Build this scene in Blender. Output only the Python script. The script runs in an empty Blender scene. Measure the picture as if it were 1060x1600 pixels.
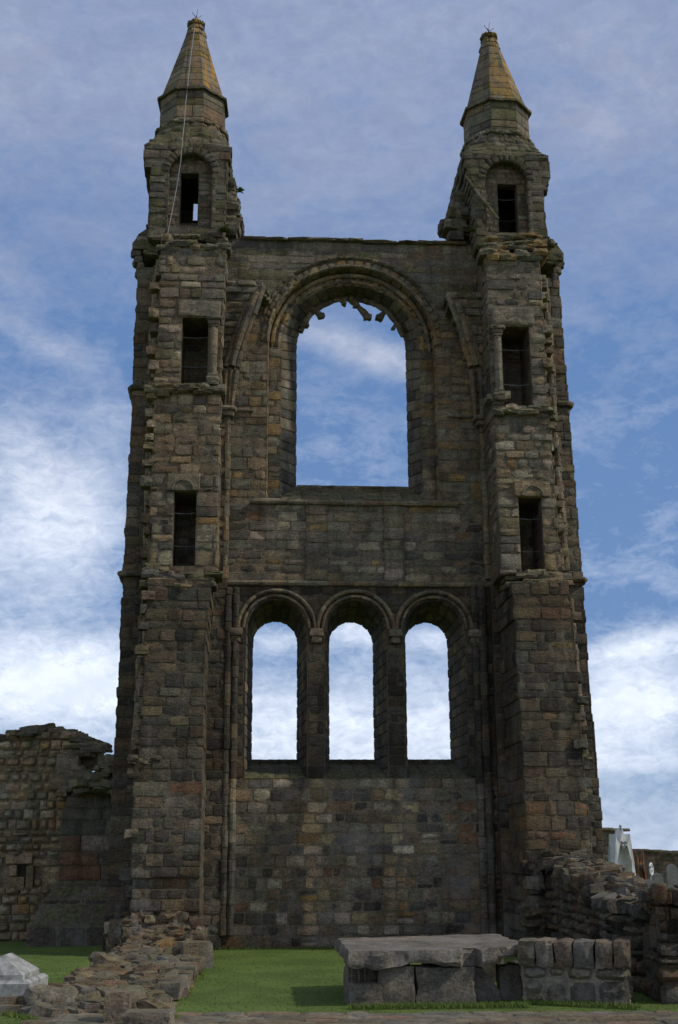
import bpy, math, random
from mathutils import Vector, Matrix, noise
R = math.radians
S = bpy.context.scene
# ------------------------------------------------------------------ camera
TH, ROLL, F, EYE = R(15.5), -0.0055, 1950.0, 2.1
fwd = Vector((0, math.cos(TH), math.sin(TH)))
r0 = Vector((1, 0, 0)); u0 = r0.cross(fwd)
rt = r0*math.cos(ROLL) + u0*math.sin(ROLL); up = rt.cross(fwd)
cam = bpy.data.cameras.new('camera'); co = bpy.data.objects.new('camera', cam)
S.collection.objects.link(co); S.camera = co
m = Matrix((rt, up, -fwd)).transposed().to_4x4(); m.translation = Vector((0, 0, EYE)); co.matrix_world = m
cam.sensor_fit = 'VERTICAL'; cam.sensor_height = 36; cam.lens = F/1600*36
cam.clip_start = .1; cam.clip_end = 3000
# ------------------------------------------------------------------ light
S.view_settings.view_transform = 'Standard'; S.view_settings.look = 'None'
S.view_settings.exposure = 0; S.view_settings.gamma = 1
SUN_EL, SUN_AZ = R(43), R(103)        # azimuth clockwise from +Y (the view direction): sun on the right, a little in front of the wall
sd = Vector((math.sin(SUN_AZ)*math.cos(SUN_EL), math.cos(SUN_AZ)*math.cos(SUN_EL), math.sin(SUN_EL)))
sl = bpy.data.lights.new('sun', 'SUN'); sl.energy = 2.5; sl.angle = R(3.0); sl.color = (1, .95, .86)
so = bpy.data.objects.new('sun', sl); S.collection.objects.link(so)
so.rotation_euler = (-sd).to_track_quat('-Z', 'Y').to_euler()

W = bpy.data.worlds.new('World'); S.world = W; W.use_nodes = True
class NT:
    def __init__(s, t): s.t = t; s.n = t.nodes; s.l = t.links
    def node(s, typ, **k):
        n = s.n.new(typ)
        for a, b in k.items(): setattr(n, a, b)
        return n
    def link(s, a, b): s.l.new(a, b)
    def set(s, sock, v):
        if isinstance(v, bpy.types.NodeSocket): s.l.new(v, sock)
        elif isinstance(v, tuple) and len(v) == 3 and sock.type == 'RGBA': sock.default_value = (*v, 1)
        else: sock.default_value = v
    def m(s, op, a, b=0.0, c=None, clamp=False):
        n = s.n.new('ShaderNodeMath'); n.operation = op; n.use_clamp = clamp
        s.set(n.inputs[0], a); s.set(n.inputs[1], b)
        if c is not None: s.set(n.inputs[2], c)
        return n.outputs[0]
    def mix(s, f, a, b, mode='MIX'):
        n = s.n.new('ShaderNodeMix'); n.data_type = 'RGBA'; n.blend_type = mode; n.clamp_factor = True
        s.set(n.inputs[0], f); s.set(n.inputs[6], a); s.set(n.inputs[7], b)
        return n.outputs[2]
    def noise(s, vec, scale, detail=4, rough=.55, dist=0.0, dim='3D'):
        n = s.n.new('ShaderNodeTexNoise'); n.noise_dimensions = dim
        s.link(vec, n.inputs['Vector']); n.inputs['Scale'].default_value = scale
        n.inputs['Detail'].default_value = detail; n.inputs['Roughness'].default_value = rough
        n.inputs['Distortion'].default_value = dist
        return n.outputs[0]
    def mapr(s, v, a, b, c=0.0, d=1.0, smooth=True):
        n = s.n.new('ShaderNodeMapRange'); n.interpolation_type = 'SMOOTHSTEP' if smooth else 'LINEAR'
        s.set(n.inputs[0], v)
        for i, x in enumerate((a, b, c, d)): s.set(n.inputs[i+1], x)
        return n.outputs[0]
    def mapping(s, vec, scale=(1, 1, 1), rot=(0, 0, 0), loc=(0, 0, 0)):
        n = s.n.new('ShaderNodeMapping'); s.link(vec, n.inputs[0])
        n.inputs['Scale'].default_value = scale; n.inputs['Rotation'].default_value = rot; n.inputs['Location'].default_value = loc
        return n.outputs[0]

def px_dir(x, y):
    return (fwd*F + rt*(x-530) + up*(800-y)).normalized()
def azel(x, y):
    d = px_dir(x, y); return math.degrees(math.atan2(d.x, d.y)), math.degrees(math.asin(d.z))

def build_sky():
    T = NT(W.node_tree); T.n.clear()
    out = T.node('ShaderNodeOutputWorld'); bg = T.node('ShaderNodeBackground')
    T.link(bg.outputs[0], out.inputs[0]); bg.inputs[1].default_value = .129
    sky = T.node('ShaderNodeTexSky', sky_type='NISHITA', sun_disc=False)
    sky.sun_elevation = SUN_EL; sky.sun_rotation = SUN_AZ
    sky.air_density = 1.0; sky.dust_density = .3; sky.ozone_density = 2.0
    tc = T.node('ShaderNodeTexCoord'); g = tc.outputs['Generated']
    sx = T.node('ShaderNodeSeparateXYZ'); T.link(g, sx.inputs[0])
    az = T.m('MULTIPLY', T.m('ARCTAN2', sx.outputs[0], sx.outputs[1]), 57.2958)
    el = T.m('MULTIPLY', T.m('ARCSINE', sx.outputs[2]), 57.2958)
    cb = T.node('ShaderNodeCombineXYZ'); T.link(az, cb.inputs[0]); T.link(el, cb.inputs[1])
    # domain warp so that hand placed masses get ragged edges
    v = cb.outputs[0]
    n1 = T.noise(T.mapping(v, (.16, .42, 1), (0, 0, R(-14))), 1.0, 7, .6, .6)
    n2 = T.noise(T.mapping(v, (.5, .8, 1), (0, 0, R(-20)), (7, 3, 2)), 1.0, 6, .62, .3)
    n3 = T.noise(T.mapping(v, (.07, .16, 1), (0, 0, R(10)), (2, 9, 4)), 1.0, 4, .5, .4)
    blobs = [  # px x, px y, half width deg, half height deg, weight, tilt deg
        (40, 700, 4.0, 1.9, .50, 25), (130, 830, 2.6, 2.2, .48, 0), (20, 820, 3.0, 3.2, .38, 0), (60, 530, 3.6, .7, .45, 18),
        (10, 420, 2.4, 1.0, .3, 30), (170, 640, 2.0, 1.3, .3, 15),
        (560, 545, 4.2, .75, .8, 17), (500, 700, 2.2, .5, .2, -10),
        (90, 1060, 6.0, 2.2, .9, 0), (430, 1000, 2.2, .55, .45, 0), (560, 985, 1.8, .9, .6, 5), (560, 1150, 9, 2.7, .85, 0),
        (690, 1000, 1.5, .55, .5, 0), (1010, 1010, 3.0, .8, .75, -8), (1000, 1100, 3.6, 1.7, .85, 0), (1010, 1190, 4, .5, .3, 0),
        (1030, 640, 3.0, .4, .16, -12), (1000, 120, 3.5, 1.6, .2, 35), (930, 190, 2, 1.2, .2, 40), (60, 120, 4, 3, .14, 30), (460, 90, 3, 4, .12, 60),
    ]
    acc = None
    for (x, y, sa, se, wt, tilt) in blobs:
        a, e = azel(x, y)
        da = T.m('SUBTRACT', az, a); de = T.m('SUBTRACT', el, e)
        c, s_ = math.cos(R(tilt)), math.sin(R(tilt))      # tilt>0: falls to the right
        p = T.m('ADD', T.m('MULTIPLY', da, c/sa), T.m('MULTIPLY', de, -s_/sa))
        q = T.m('ADD', T.m('MULTIPLY', da, s_/se), T.m('MULTIPLY', de, c/se))
        d2 = T.m('ADD', T.m('MULTIPLY', p, p), T.m('MULTIPLY', q, q))
        b = T.m('MULTIPLY', T.m('EXPONENT', T.m('MULTIPLY', d2, -1.0)), wt)
        acc = b if acc is None else T.m('ADD', acc, b)
    hi = T.mapr(el, azel(530, 620)[1], azel(530, 120)[1], 0.0, .62)
    base = T.m('ADD', acc, hi)
    lowh = T.mapr(el, azel(530, 1400)[1], azel(530, 1150)[1], .35, 0.0)
    base = T.m('ADD', base, lowh)
    nz = T.m('ADD', T.m('MULTIPLY', T.m('SUBTRACT', n1, .5), .95), T.m('MULTIPLY', T.m('SUBTRACT', n2, .5), .55))
    n4 = T.noise(T.mapping(v, (1.1, 1.9, 1), (0, 0, R(-12)), (5, 1, 8)), 1.0, 8, .68, .5)
    nz = T.m('ADD', nz, T.m('MULTIPLY', T.m('SUBTRACT', n3, .5), .6))
    nz = T.m('ADD', nz, T.m('MULTIPLY', T.m('SUBTRACT', n4, .5), T.m('ADD', .6, T.m('MULTIPLY', acc, .9))))
    # unseen cloud veil overhead and behind, added to make the ambient light less blue
    base = T.m('ADD', base, T.mapr(el, 38.0, 60.0, 0.0, .55)); base = T.m('ADD', base, T.mapr(T.m('ABSOLUTE', az), 22.0, 60.0, 0.0, .5))
    dens = T.m('ADD', T.m('MULTIPLY', base, 1.0), T.m('MULTIPLY', nz, .85))
    dens = T.mapr(dens, -.04, .84, 0.02, 1.0, False)
    # cloud colour: lavender grey high up, white low down
    cw = T.mapr(el, azel(530, 980)[1], azel(530, 350)[1], 0.0, 1.0)
    ccol = T.mix(cw, (7.2, 7.8, 8.8), (2.85, 3.3, 4.6))
    ccol = T.mix(T.m('MULTIPLY', T.mapr(n2, .38, .66), .42), ccol, T.mix(1.0, ccol, (.62, .66, .76), 'MULTIPLY'))
    blue = T.mix(1.0, sky.outputs[0], (.47, .56, .62), 'MULTIPLY')
    blue = T.mix(.72, blue, (1.1, 2.1, 4.35))
    col = T.mix(dens, blue, ccol)
    T.link(col, bg.inputs[0])
build_sky()

# ------------------------------------------------------------------ frames and helpers
D, PSI = 32.2, R(4.0)
O = Vector((.35, D, 0)); U = Vector((math.cos(PSI), math.sin(PSI), 0)); N = Vector((math.sin(PSI), -math.cos(PSI), 0)); Z = Vector((0, 0, 1))
def Wd(u, v, w): return O + U*u + N*w + Z*v
def Q(x, y, w=0.0):
    d = px_dir(x, y); c = Vector((0, 0, EYE)); t = (w - (c-O).dot(N))/d.dot(N); p = c + d*t - O
    return p.dot(U), p.z
def QU(x, y, w=0.0): return Q(x, y, w)[0]
def QV(x, y, w=0.0): return Q(x, y, w)[1]
def at(x, y, dist):                   # the point seen at a pixel, at a given distance in front of the camera
    d = px_dir(x, y); return Vector((0, 0, EYE)) + d*(dist/d.y)
def ground(x, y, z=0.0):
    d = px_dir(x, y); return Vector((0, 0, EYE)) + d*((z-EYE)/d.z)
def lerp(a, b, t): return a+(b-a)*t
def poly(pts):                        # piecewise linear function from (v, value) pairs
    pts = sorted(pts)
    def f(v):
        if v <= pts[0][0]: return pts[0][1]
        for (a, x), (b, y) in zip(pts, pts[1:]):
            if v <= b: return lerp(x, y, (v-a)/(b-a) if b > a else 0)
        return pts[-1][1]
    return f
def edge(pix, w=0.0): return poly([(QV(x, y, w), QU(x, y, w)) for x, y in pix])

class SM:
    def __init__(s): s.v = []; s.f = []; s.c = []
    def add(s, vs, fs, col):
        n = len(s.v); s.v.extend(vs); s.f.extend([tuple(i+n for i in f) for f in fs])
        s.c.extend(col if isinstance(col, list) else [col]*len(vs))
def obj(name, sm, mat, parent=None, smooth=True, loc=None, sharp=32):
    if mat is globals().get('M_RUB'): sharp = 48
    me = bpy.data.meshes.new(name)
    o0 = Vector(loc) if loc is not None else Vector((0, 0, 0))
    me.from_pydata([tuple(Vector(p)-o0) for p in sm.v], [], sm.f)
    at_ = me.color_attributes.new('Col', 'FLOAT_COLOR', 'POINT')
    buf = []
    for c in sm.c: buf.extend((c[0], c[1], c[2], c[3] if len(c) > 3 else 1.0))
    at_.data.foreach_set('color', buf)
    me.materials.append(mat)
    if smooth:
        me.polygons.foreach_set('use_smooth', [True]*len(me.polygons)); me.set_sharp_from_angle(angle=R(sharp))
    me.update()
    o = bpy.data.objects.new(name, me); S.collection.objects.link(o)
    if parent is not None:
        o.parent = parent; o.location = o0 - parent_loc(parent)
    else: o.location = o0
    return o
def parent_loc(p):
    l = Vector(p.location)
    while p.parent: p = p.parent; l = l + Vector(p.location)
    return l
def empty(name, loc, label=None, cat=None, group=None):
    o = bpy.data.objects.new(name, None); S.collection.objects.link(o); o.location = loc; o.empty_display_size = .3
    return tag(o, label, cat, group)
def tag(o, label=None, cat=None, group=None, kind=None):
    if label: o['label'] = label
    if cat: o['category'] = cat
    if group: o['group'] = group
    if kind: o['kind'] = kind
    return o

# ------------------------------------------------------------------ materials
def base_mat(name, rough=.9):
    mt = bpy.data.materials.new(name); mt.use_nodes = True; T = NT(mt.node_tree)
    b = T.n['Principled BSDF']; b.inputs['Roughness'].default_value = rough
    b.inputs['Specular IOR Level'].default_value = .25
    return mt, T, b
def stone_mat(name='weathered sandstone', moss=1.0, lichen=.5, bump=.9, soot=.5):
    mt, T, b = base_mat(name)
    ga = T.node('ShaderNodeAttribute', attribute_name='Col')
    ge = T.node('ShaderNodeNewGeometry'); P = ge.outputs['Position']
    nb = T.noise(T.mapping(P, (1, 1, 3.2)), 3.2, 6, .65, .8)        # bedding
    nf = T.noise(P, 22, 5, .7)
    nm = T.noise(P, 1.1, 5, .6, .5)
    ns = T.noise(P, .35, 4, .6, .3)
    c = ga.outputs['Color']
    c = T.mix(T.mapr(nb, .32, .7), T.mix(1.0, c, (.86, .86, .88), 'MULTIPLY'), T.mix(1.0, c, (1.42, 1.36, 1.24), 'MULTIPLY'))
    c = T.mix(T.mapr(nf, .33, .62), T.mix(1.0, c, (.50, .50, .52), 'MULTIPLY'), c)
    nq = T.noise(P, 55, 4, .75)
    c = T.mix(T.mapr(nq, .50, .66), c, T.mix(1.0, c, (1.5, 1.46, 1.35), 'MULTIPLY'))
    # soot and wet streaks, with a shape of their own, running across the joints
    st = T.noise(T.mapping(P, (1, 1, .14)), 2.4, 6, .7, .5)
    c = T.mix(T.m('MULTIPLY', T.mapr(st, .46, .66), soot*1.2), c, T.mix(1.0, c, (.40, .40, .41), 'MULTIPLY'))
    s2 = T.noise(T.mapping(P, (1, 1, .2), loc=(9, 2, 4)), 1.9, 6, .7, .4)
    c = T.mix(T.m('MULTIPLY', T.mapr(s2, .54, .70), .55), c, T.mix(.5, T.mix(1.0, c, (1.6, 1.55, 1.4), 'MULTIPLY'), (.25, .225, .175)))
    c = T.mix(T.m('MULTIPLY', T.mapr(ns, .5, .66), .32), c, T.mix(1.0, c, (1.12, .82, .56), 'MULTIPLY'))
    c = T.mix(T.mapr(nm, .36, .62), T.mix(1.0, c, (.74, .74, .72), 'MULTIPLY'), c)
    sp_z = T.node('ShaderNodeSeparateXYZ'); T.link(P, sp_z.inputs[0])
    bl = T.m('MULTIPLY', T.mapr(T.noise(T.mapping(P, (1, 1, .55), loc=(4, 4, 4)), .8, 7, .72, .6), .50, .66), T.mapr(sp_z.outputs[2], 4.6, 3.6))
    c = T.mix(T.m('MULTIPLY', bl, .45), c, (.235, .23, .205))
    # moss on tops
    sn = T.node('ShaderNodeSeparateXYZ'); T.link(ge.outputs['Normal'], sn.inputs[0])
    mo = T.m('MULTIPLY', T.mapr(sn.outputs[2], .25, .75), T.mapr(T.noise(P, 3.5, 5, .7), .33, .58))
    mo = T.m('MULTIPLY', mo, moss)
    c = T.mix(mo, c, T.mix(T.mapr(T.noise(P, 9, 3), .4, .6), (.055, .06, .022), (.13, .115, .05)))
    # white and ochre crusts of lichen
    li = T.mapr(T.noise(P, 5.5, 6, .75, .3), .6, .68)
    c = T.mix(T.m('MULTIPLY', li, .4*lichen), c, (.3, .29, .24))
    lo = T.m('MULTIPLY', T.mapr(T.noise(T.mapping(P, (1, 1, .6), loc=(3, 7, 1)), 2.3, 6, .7, .6), .62, .7), T.mapr(nm, .45, .6))
    c = T.mix(T.m('MULTIPLY', lo, lichen*.8), c, (.26, .14, .03))
    T.link(c, b.inputs['Base Color'])
    nh = T.noise(T.mapping(P, (1, 1, 5)), 9, 4, .6, .6)
    h = T.m('ADD', T.m('MULTIPLY', nb, .5), T.m('ADD', T.m('MULTIPLY', nf, .5), T.m('MULTIPLY', nh, .35)))
    h = T.m('ADD', h, T.m('MULTIPLY', T.noise(P, 70, 4, .7), .25))
    bp = T.node('ShaderNodeBump'); bp.inputs['Strength'].default_value = bump; bp.inputs['Distance'].default_value = .06
    T.link(h, bp.inputs['Height']); T.link(bp.outputs[0], b.inputs['Normal'])
    return mt
M_STONE = stone_mat()
M_SPIRE = stone_mat('spire stone with lichen', 1.0, .6, .35, .2)
def ochre_streaks(mt):                # orange lichen, thickest on the faces towards the sun
    T = NT(mt.node_tree); b = T.n['Principled BSDF']; l = b.inputs['Base Color'].links[0].from_socket
    ge = T.node('ShaderNodeNewGeometry'); sn = T.node('ShaderNodeSeparateXYZ'); T.link(ge.outputs['Normal'], sn.inputs[0])
    k = T.mapr(T.noise(T.mapping(ge.outputs['Position'], (2.2, 2.2, .5)), 1.7, 7, .75, .7), .46, .56)
    k = T.m('MULTIPLY', k, T.mapr(sn.outputs[0], -.1, .3, .12, .95))
    T.link(T.mix(k, l, (.33, .18, .035)), b.inputs['Base Color'])
ochre_streaks(M_SPIRE)
M_RUB = stone_mat('rubble stone', .45, .9, .8, .3)
M_TOMB = stone_mat('grey tomb stone', .1, .8, .6, .3)
def plain(name, col, rough=.7, var=.25, scale=6, metal=0, bump=.0):
    mt, T, b = base_mat(name, rough); b.inputs['Metallic'].default_value = metal
    ge = T.node('ShaderNodeNewGeometry'); n = T.noise(ge.outputs['Position'], scale, 6, .65)
    c = T.mix(T.mapr(n, .3, .7), tuple(x*(1-var) for x in col), tuple(min(1, x*(1+var)) for x in col))
    T.link(c, b.inputs['Base Color'])
    if bump:
        bp = T.node('ShaderNodeBump'); bp.inputs['Strength'].default_value = bump; bp.inputs['Distance'].default_value = .03
        T.link(n, bp.inputs['Height']); T.link(bp.outputs[0], b.inputs['Normal'])
    return mt
M_METAL = plain('weathered metal', (.10, .10, .10), .5, .2, 10, .6)
M_CABLE = plain('pale cable', (.30, .30, .30), .5, .1)
M_NET = plain('dark net wire', (.10, .11, .11), .6, .1)
M_MARBLE = plain('bright marble', (.62, .62, .60), .6, .15, 3)
M_WHITE = plain('white marble', (.27, .27, .25), .75, .45, 5, 0, .6)

# ------------------------------------------------------------------ palettes (linear albedo)
rng = random.Random(7)
C = dict(grey=(.170, .155, .122), brown=(.150, .116, .076), tan=(.220, .172, .110), ochre=(.235, .155, .065), dark=(.062, .056, .048), slate=(.100, .094, .084), pink=(.205, .140, .100), pale=(.270, .240, .185), rust=(.160, .095, .055), moss=(.105, .100, .052), black=(.030, .028, .026), red=(.17, .085, .055))
C = {k: (v[0]*1.30, v[1]*1.20, v[2]*1.02) for k, v in C.items()}
C = {k: (v[0]*.97, v[1]*1.0, v[2]*1.10) for k, v in C.items()}
MORTAR = (.175, .142, .100)
CMP = [.2]
def pick(**w):
    ks = list(w); tot = sum(w.values()); x = rng.random()*tot
    for k in ks:
        x -= w[k]
        if x <= 0: break
    c = C[k]; j = rng.uniform(.80, 1.22)
    if k != 'black': c = tuple(lerp(a, b, CMP[0]) for a, b in zip(c, (.172, .150, .112)))
    return tuple(max(.01, a*j*rng.uniform(.94, 1.06)) for a in c)
def pal_main_(u, v):
    if v > V_WINSPR+1.0: return pick(grey=5, moss=2, slate=3, brown=1.5, ochre=.25)
    if v > V_STR2: return pick(tan=4, ochre=2.0, grey=4, brown=3, slate=1.2, pale=.8)
    if v > V_STR1:
        if U1 < u < U2: return pick(grey=5, pale=3.2, tan=1.6, slate=1.3, ochre=.45)
        return pick(brown=4, slate=3, dark=2.5, rust=.8, grey=2, ochre=.3)
    if v > V_LSILL: return pick(brown=3, dark=4.5, slate=3, grey=1.2, tan=.7, rust=.4)
    if min(abs(u-PIERS[1]), abs(u-PIERS[2])) < .27+.12*noise.noise((v*1.3, u, 2)): return tuple(x*1.22 for x in pick(tan=6, pale=2.5, ochre=1.6, brown=1.5, rust=.6))
    side = max(0, min(1, (abs(u-.1)-1.9)/1.3)); low = max(0, min(1, (2.0-v)/1.2))
    return pick(slate=4-2*side, dark=1.8, brown=1.4+3*side+1.2*low, rust=.1+1.9*side+.5*low, grey=5-3*side, pale=1.3*(1-side), tan=.5)
def pal_tower_(u, v):
    if v < 3.4 and u > 2: return pick(brown=4, rust=2, slate=2.2, dark=2, tan=1, ochre=.5)
    if v > V_CORN: return pick(grey=3, brown=2, moss=4, slate=2.5, tan=.6)
    if v > V_STR1+4.6: return pick(grey=6, pale=1.6, moss=1.2, brown=2, slate=2.2, tan=1.2)
    if v > V_STR1: return pick(grey=4.5, pale=2.2, tan=3.0, brown=2.4, slate=1.6, ochre=.35)
    if v > V_STR1-2.5: return pick(tan=2, brown=3, grey=3, pink=.9, slate=2.6, ochre=.45, dark=1)
    return pick(brown=3.4, slate=4, dark=2.1, grey=2.6, tan=.9, rust=.5, ochre=.2)
def pal_outer_(u, v): return pick(brown=4, grey=2.6, slate=3, dark=2, tan=1.2, rust=.3)
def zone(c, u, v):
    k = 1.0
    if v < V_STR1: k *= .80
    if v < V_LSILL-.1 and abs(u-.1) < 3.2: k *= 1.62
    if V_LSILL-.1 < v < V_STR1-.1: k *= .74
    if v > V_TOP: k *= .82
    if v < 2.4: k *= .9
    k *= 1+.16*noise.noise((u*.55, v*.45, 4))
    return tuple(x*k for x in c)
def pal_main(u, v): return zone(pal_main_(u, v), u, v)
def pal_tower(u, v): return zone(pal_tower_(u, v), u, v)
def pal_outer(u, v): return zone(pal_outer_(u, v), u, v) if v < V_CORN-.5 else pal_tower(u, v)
def pal_dark(u, v): return pick(black=3, dark=3, brown=.8)  # near-black stones for the passages: their shade is put into the colour

# ------------------------------------------------------------------ masonry
def stone(sm, mp, a0, a1, b0, b1, col, d=.02, rough=.012, bev=.016, cell=.11, back=-.022):
    """one worn block: a bevelled, uneven face laid through the map mp(a, b, height)"""
    la, lb = a1-a0, b1-b0
    if la < .05 or lb < .04: return
    bev = min(bev, la*.22, lb*.22)
    na = max(2, int(la/cell+.5)); nb_ = max(2, int(lb/cell+.5))
    As = [a0] + [a0+bev+(la-2*bev)*i/na for i in range(na+1)] + [a1]
    Bs = [b0] + [b0+bev+(lb-2*bev)*i/nb_ for i in range(nb_+1)] + [b1]
    ta, tb = rng.uniform(-.5, .5)*rough*2, rng.uniform(-.5, .5)*rough*2
    sx, sy = rng.uniform(0, 90), rng.uniform(0, 90)
    ca, cb_ = (a0+a1)/2, (b0+b1)/2
    vs = []; cs = []
    A1, B1 = len(As)-1, len(Bs)-1
    jit = [(rng.uniform(-1, 1), rng.uniform(-1, 1)) for _ in range(4)]
    for i, a in enumerate(As):
        for j, b in enumerate(Bs):
            eb = i in (0, A1) or j in (0, B1)
            ring = i in (1, A1-1) or j in (1, B1-1)
            aa, bb = a, b
            if eb: h = back
            else:
                h = d + ta*(a-ca)/la + tb*(b-cb_)/lb
                h += rough*1.3*noise.noise((a*4.5+sx, b*9+sy, 0)) + rough*.7*noise.noise((a*13+sx, b*20+sy, 5))
                if ring:
                    k = rough*.5+.004; h -= k
                    aa += k*noise.noise((b*9+sx, a*3, 3)); bb += k*noise.noise((a*9+sy, b*3, 8))
                    if i in (1, A1-1) and j in (1, B1-1):
                        aa = lerp(aa, ca, min(.3, bev*.55/la*2)); bb = lerp(bb, cb_, min(.3, bev*.55/lb*2)); h -= bev*.35
            vs.append(mp(aa, bb, h)); k = 1+.1*noise.noise((a*5+sx, b*8+sy, 2)) - (.12 if ring else 0) 
            cs.append((col[0]*k, col[1]*k, col[2]*k))
    n = B1+1; fs = [(i*n+j, (i+1)*n+j, (i+1)*n+j+1, i*n+j+1) for i in range(A1) for j in range(B1)]
    out = mp(ca, cb_, 1.0)-mp(ca, cb_, 0.0)
    e1 = mp(a1, cb_, 0)-mp(a0, cb_, 0); e2 = mp(ca, b1, 0)-mp(ca, b0, 0)
    if e1.cross(e2).dot(out) < 0: fs = [f[::-1] for f in fs]
    sm.add(vs, fs, cs)
def hexa(sm, P, col):                 # eight corners: bottom four counter-clockwise, then top four
    sm.add(P, [(3, 2, 1, 0), (4, 5, 6, 7), (0, 1, 5, 4), (1, 2, 6, 5), (2, 3, 7, 6), (3, 0, 4, 7)], col)
def box(sm, W_, u0, u1, v0, v1, w0, w1, col):
    hexa(sm, [W_(u0, v0, w1), W_(u1, v0, w1), W_(u1, v0, w0), W_(u0, v0, w0), W_(u0, v1, w1), W_(u1, v1, w1), W_(u1, v1, w0), W_(u0, v1, w0)], col)
def rows(v0, v1, h=.28, var=.32):
    out = [v0]
    while out[-1] < v1-h*.6: out.append(out[-1]+h*rng.uniform(1-var, 1+var))
    s = (v1-v0)/(out[-1]-v0) if len(out) > 1 else 1
    if len(out) == 1: out.append(v1); s = 1
    return [v0+(x-v0)*s for x in out]
def split(a, b, lo=.32, hi=.8):
    xs = [a]
    while True:
        w = rng.uniform(lo, hi)
        if xs[-1]+w > b-lo*.6: break
        xs.append(xs[-1]+w)
    if b-xs[-1] > hi*1.15: xs.append((xs[-1]+b)/2)
    xs.append(b)
    return xs
def lay(sm, mp, a, b, v0, v1, pal, pu, size=(.32, .8), d=(.0, .03), rough=.012, gap=.010, bev=.013, cell=.11, miss=0):
    q_ = rng.uniform(.8, 1.45); xs = split(a, b, size[0]*q_, size[1]*q_)
    for x0, x1 in zip(xs, xs[1:]):
        if miss and rng.random() < miss: continue
        c = pal(pu if pu is not None else (x0+x1)/2, (v0+v1)/2)
        if x1-x0 < .5 and v1-v0 > .26 and rng.random() < .06:
            vm = lerp(v0, v1, rng.uniform(.4, .6))
            stone(sm, mp, x0+gap/2, x1-gap/2, v0+gap/2, vm-gap/2, c, rng.uniform(*d), rough, bev, cell)
            stone(sm, mp, x0+gap/2, x1-gap/2, vm+gap/2, v1-gap/2, pal(pu if pu is not None else x0, v1), rng.uniform(*d), rough, bev, cell)
        else:
            stone(sm, mp, x0+gap/2, x1-gap/2, v0+gap/2, v1-gap/2, c, rng.uniform(*d), rough, bev, cell)
def solid(sm, rws, iv, w0, w1, pal, faces='f', W_=Wd, **k):
    k.setdefault('rough', .015)
    """a wall laid in courses. iv(va, vb) -> [(a, b, left end exposed, right end exposed)]"""
    wf = w1 if callable(w1) else (lambda v: w1)
    for va, vb in zip(rws, rws[1:]):
        w = wf((va+vb)/2)
        for (a, b, sl_, sr_) in iv(va, vb):
            if b-a < .08: continue
            ia = .008 if (sl_ and 'l' in faces) else 0; ib = .008 if (sr_ and 'r' in faces) else 0
            box(sm, W_, a+ia, b-ib, va, vb, w0+(.035 if 'b' in faces else 0), w-.016, zone(MORTAR, (a+b)/2, va))
            lay(sm, lambda x, y, h: W_(x, y, w-.01+h), a, b, va, vb, pal, None, **k)
            if ia: lay(sm, lambda x, y, h, a=a: W_(a-h+.012, y, x), w0, w, va, vb, pal, a, **k)
            if ib: lay(sm, lambda x, y, h, b=b: W_(b+h-.012, y, x), w0, w, va, vb, pal, b, **k)
            if 'b' in faces: lay(sm, lambda x, y, h: W_(x, y, w0-h), a, b, va, vb, pal, None, size=(.5, 1.0), cell=.3)
    if 't' in faces:
        va, vb = rws[-2], rws[-1]
        for (a, b, _, _) in iv(va, vb):
            w = wf(vb)
            n = max(1, int((w-w0)/.4))
            for i in range(n):
                lay(sm, lambda x, y, h: W_(x, vb+h, y), a+.01, b-.01, w0+(w-w0)*i/n, w0+(w-w0)*(i+1)/n, pal, None, size=(.3, .7), d=(0, .04), rough=.02)
def lump(sm, c, size, col, rot=None, nse=.12, n=4, e=.35, W_=None):
    """an irregular stone: a rounded block with knocked-off corners"""
    rot = rot or Matrix.Rotation(rng.uniform(0, 6.28), 3, 'Z') @ Matrix.Rotation(rng.uniform(-.25, .25), 3, 'X') @ Matrix.Rotation(rng.uniform(-.25, .25), 3, 'Y')
    idx = {}; vs = []; fs = []
    so_ = Vector((rng.uniform(0, 50), rng.uniform(0, 50), rng.uniform(0, 50)))
    def vert(p):
        key = tuple(round(x*100) for x in p)
        if key in idx: return idx[key]
        q = Vector(p); s = q.normalized()
        q = q.lerp(s*1.25, e)
        q *= 1+nse*1.6*noise.noise(q*1.1+so_)+nse*.7*noise.noise(q*3+so_)
        q = Vector((q.x*size[0]/2, q.y*size[1]/2, q.z*size[2]/2)); q = rot @ q
        idx[key] = len(vs); vs.append(c+q); return idx[key]
    for ax in range(3):
        for sg in (-1, 1):
            for i in range(n):
                for j in range(n):
                    qd = []
                    for di, dj in ((0, 0), (1, 0), (1, 1), (0, 1)):
                        p = [0, 0, 0]; p[ax] = sg; p[(ax+1) % 3] = -1+2*(i+di)/n; p[(ax+2) % 3] = -1+2*(j+dj)/n
                        qd.append(vert(p))
                    fs.append(tuple(qd) if sg > 0 else tuple(qd[::-1]))
    sm.add(vs, fs, [tuple(x*(1+.12*noise.noise(v*6)) for x in col) for v in vs])
FR = Matrix((U, -N, Z)).transposed()   # facade frame for lumps: x along U, y into the wall, z up
def flump(sm, u, v, w, su, sw, sv, col, nse=.1, e=.25, tilt=.06, n=5):
    e = e+.12
    rot = FR @ Matrix.Rotation(rng.uniform(-tilt, tilt), 3, 'Y') @ Matrix.Rotation(rng.uniform(-tilt, tilt), 3, 'Z')
    lump(sm, Wd(u, v, w), (su, sw, sv), col, rot, nse, n, e)
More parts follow.
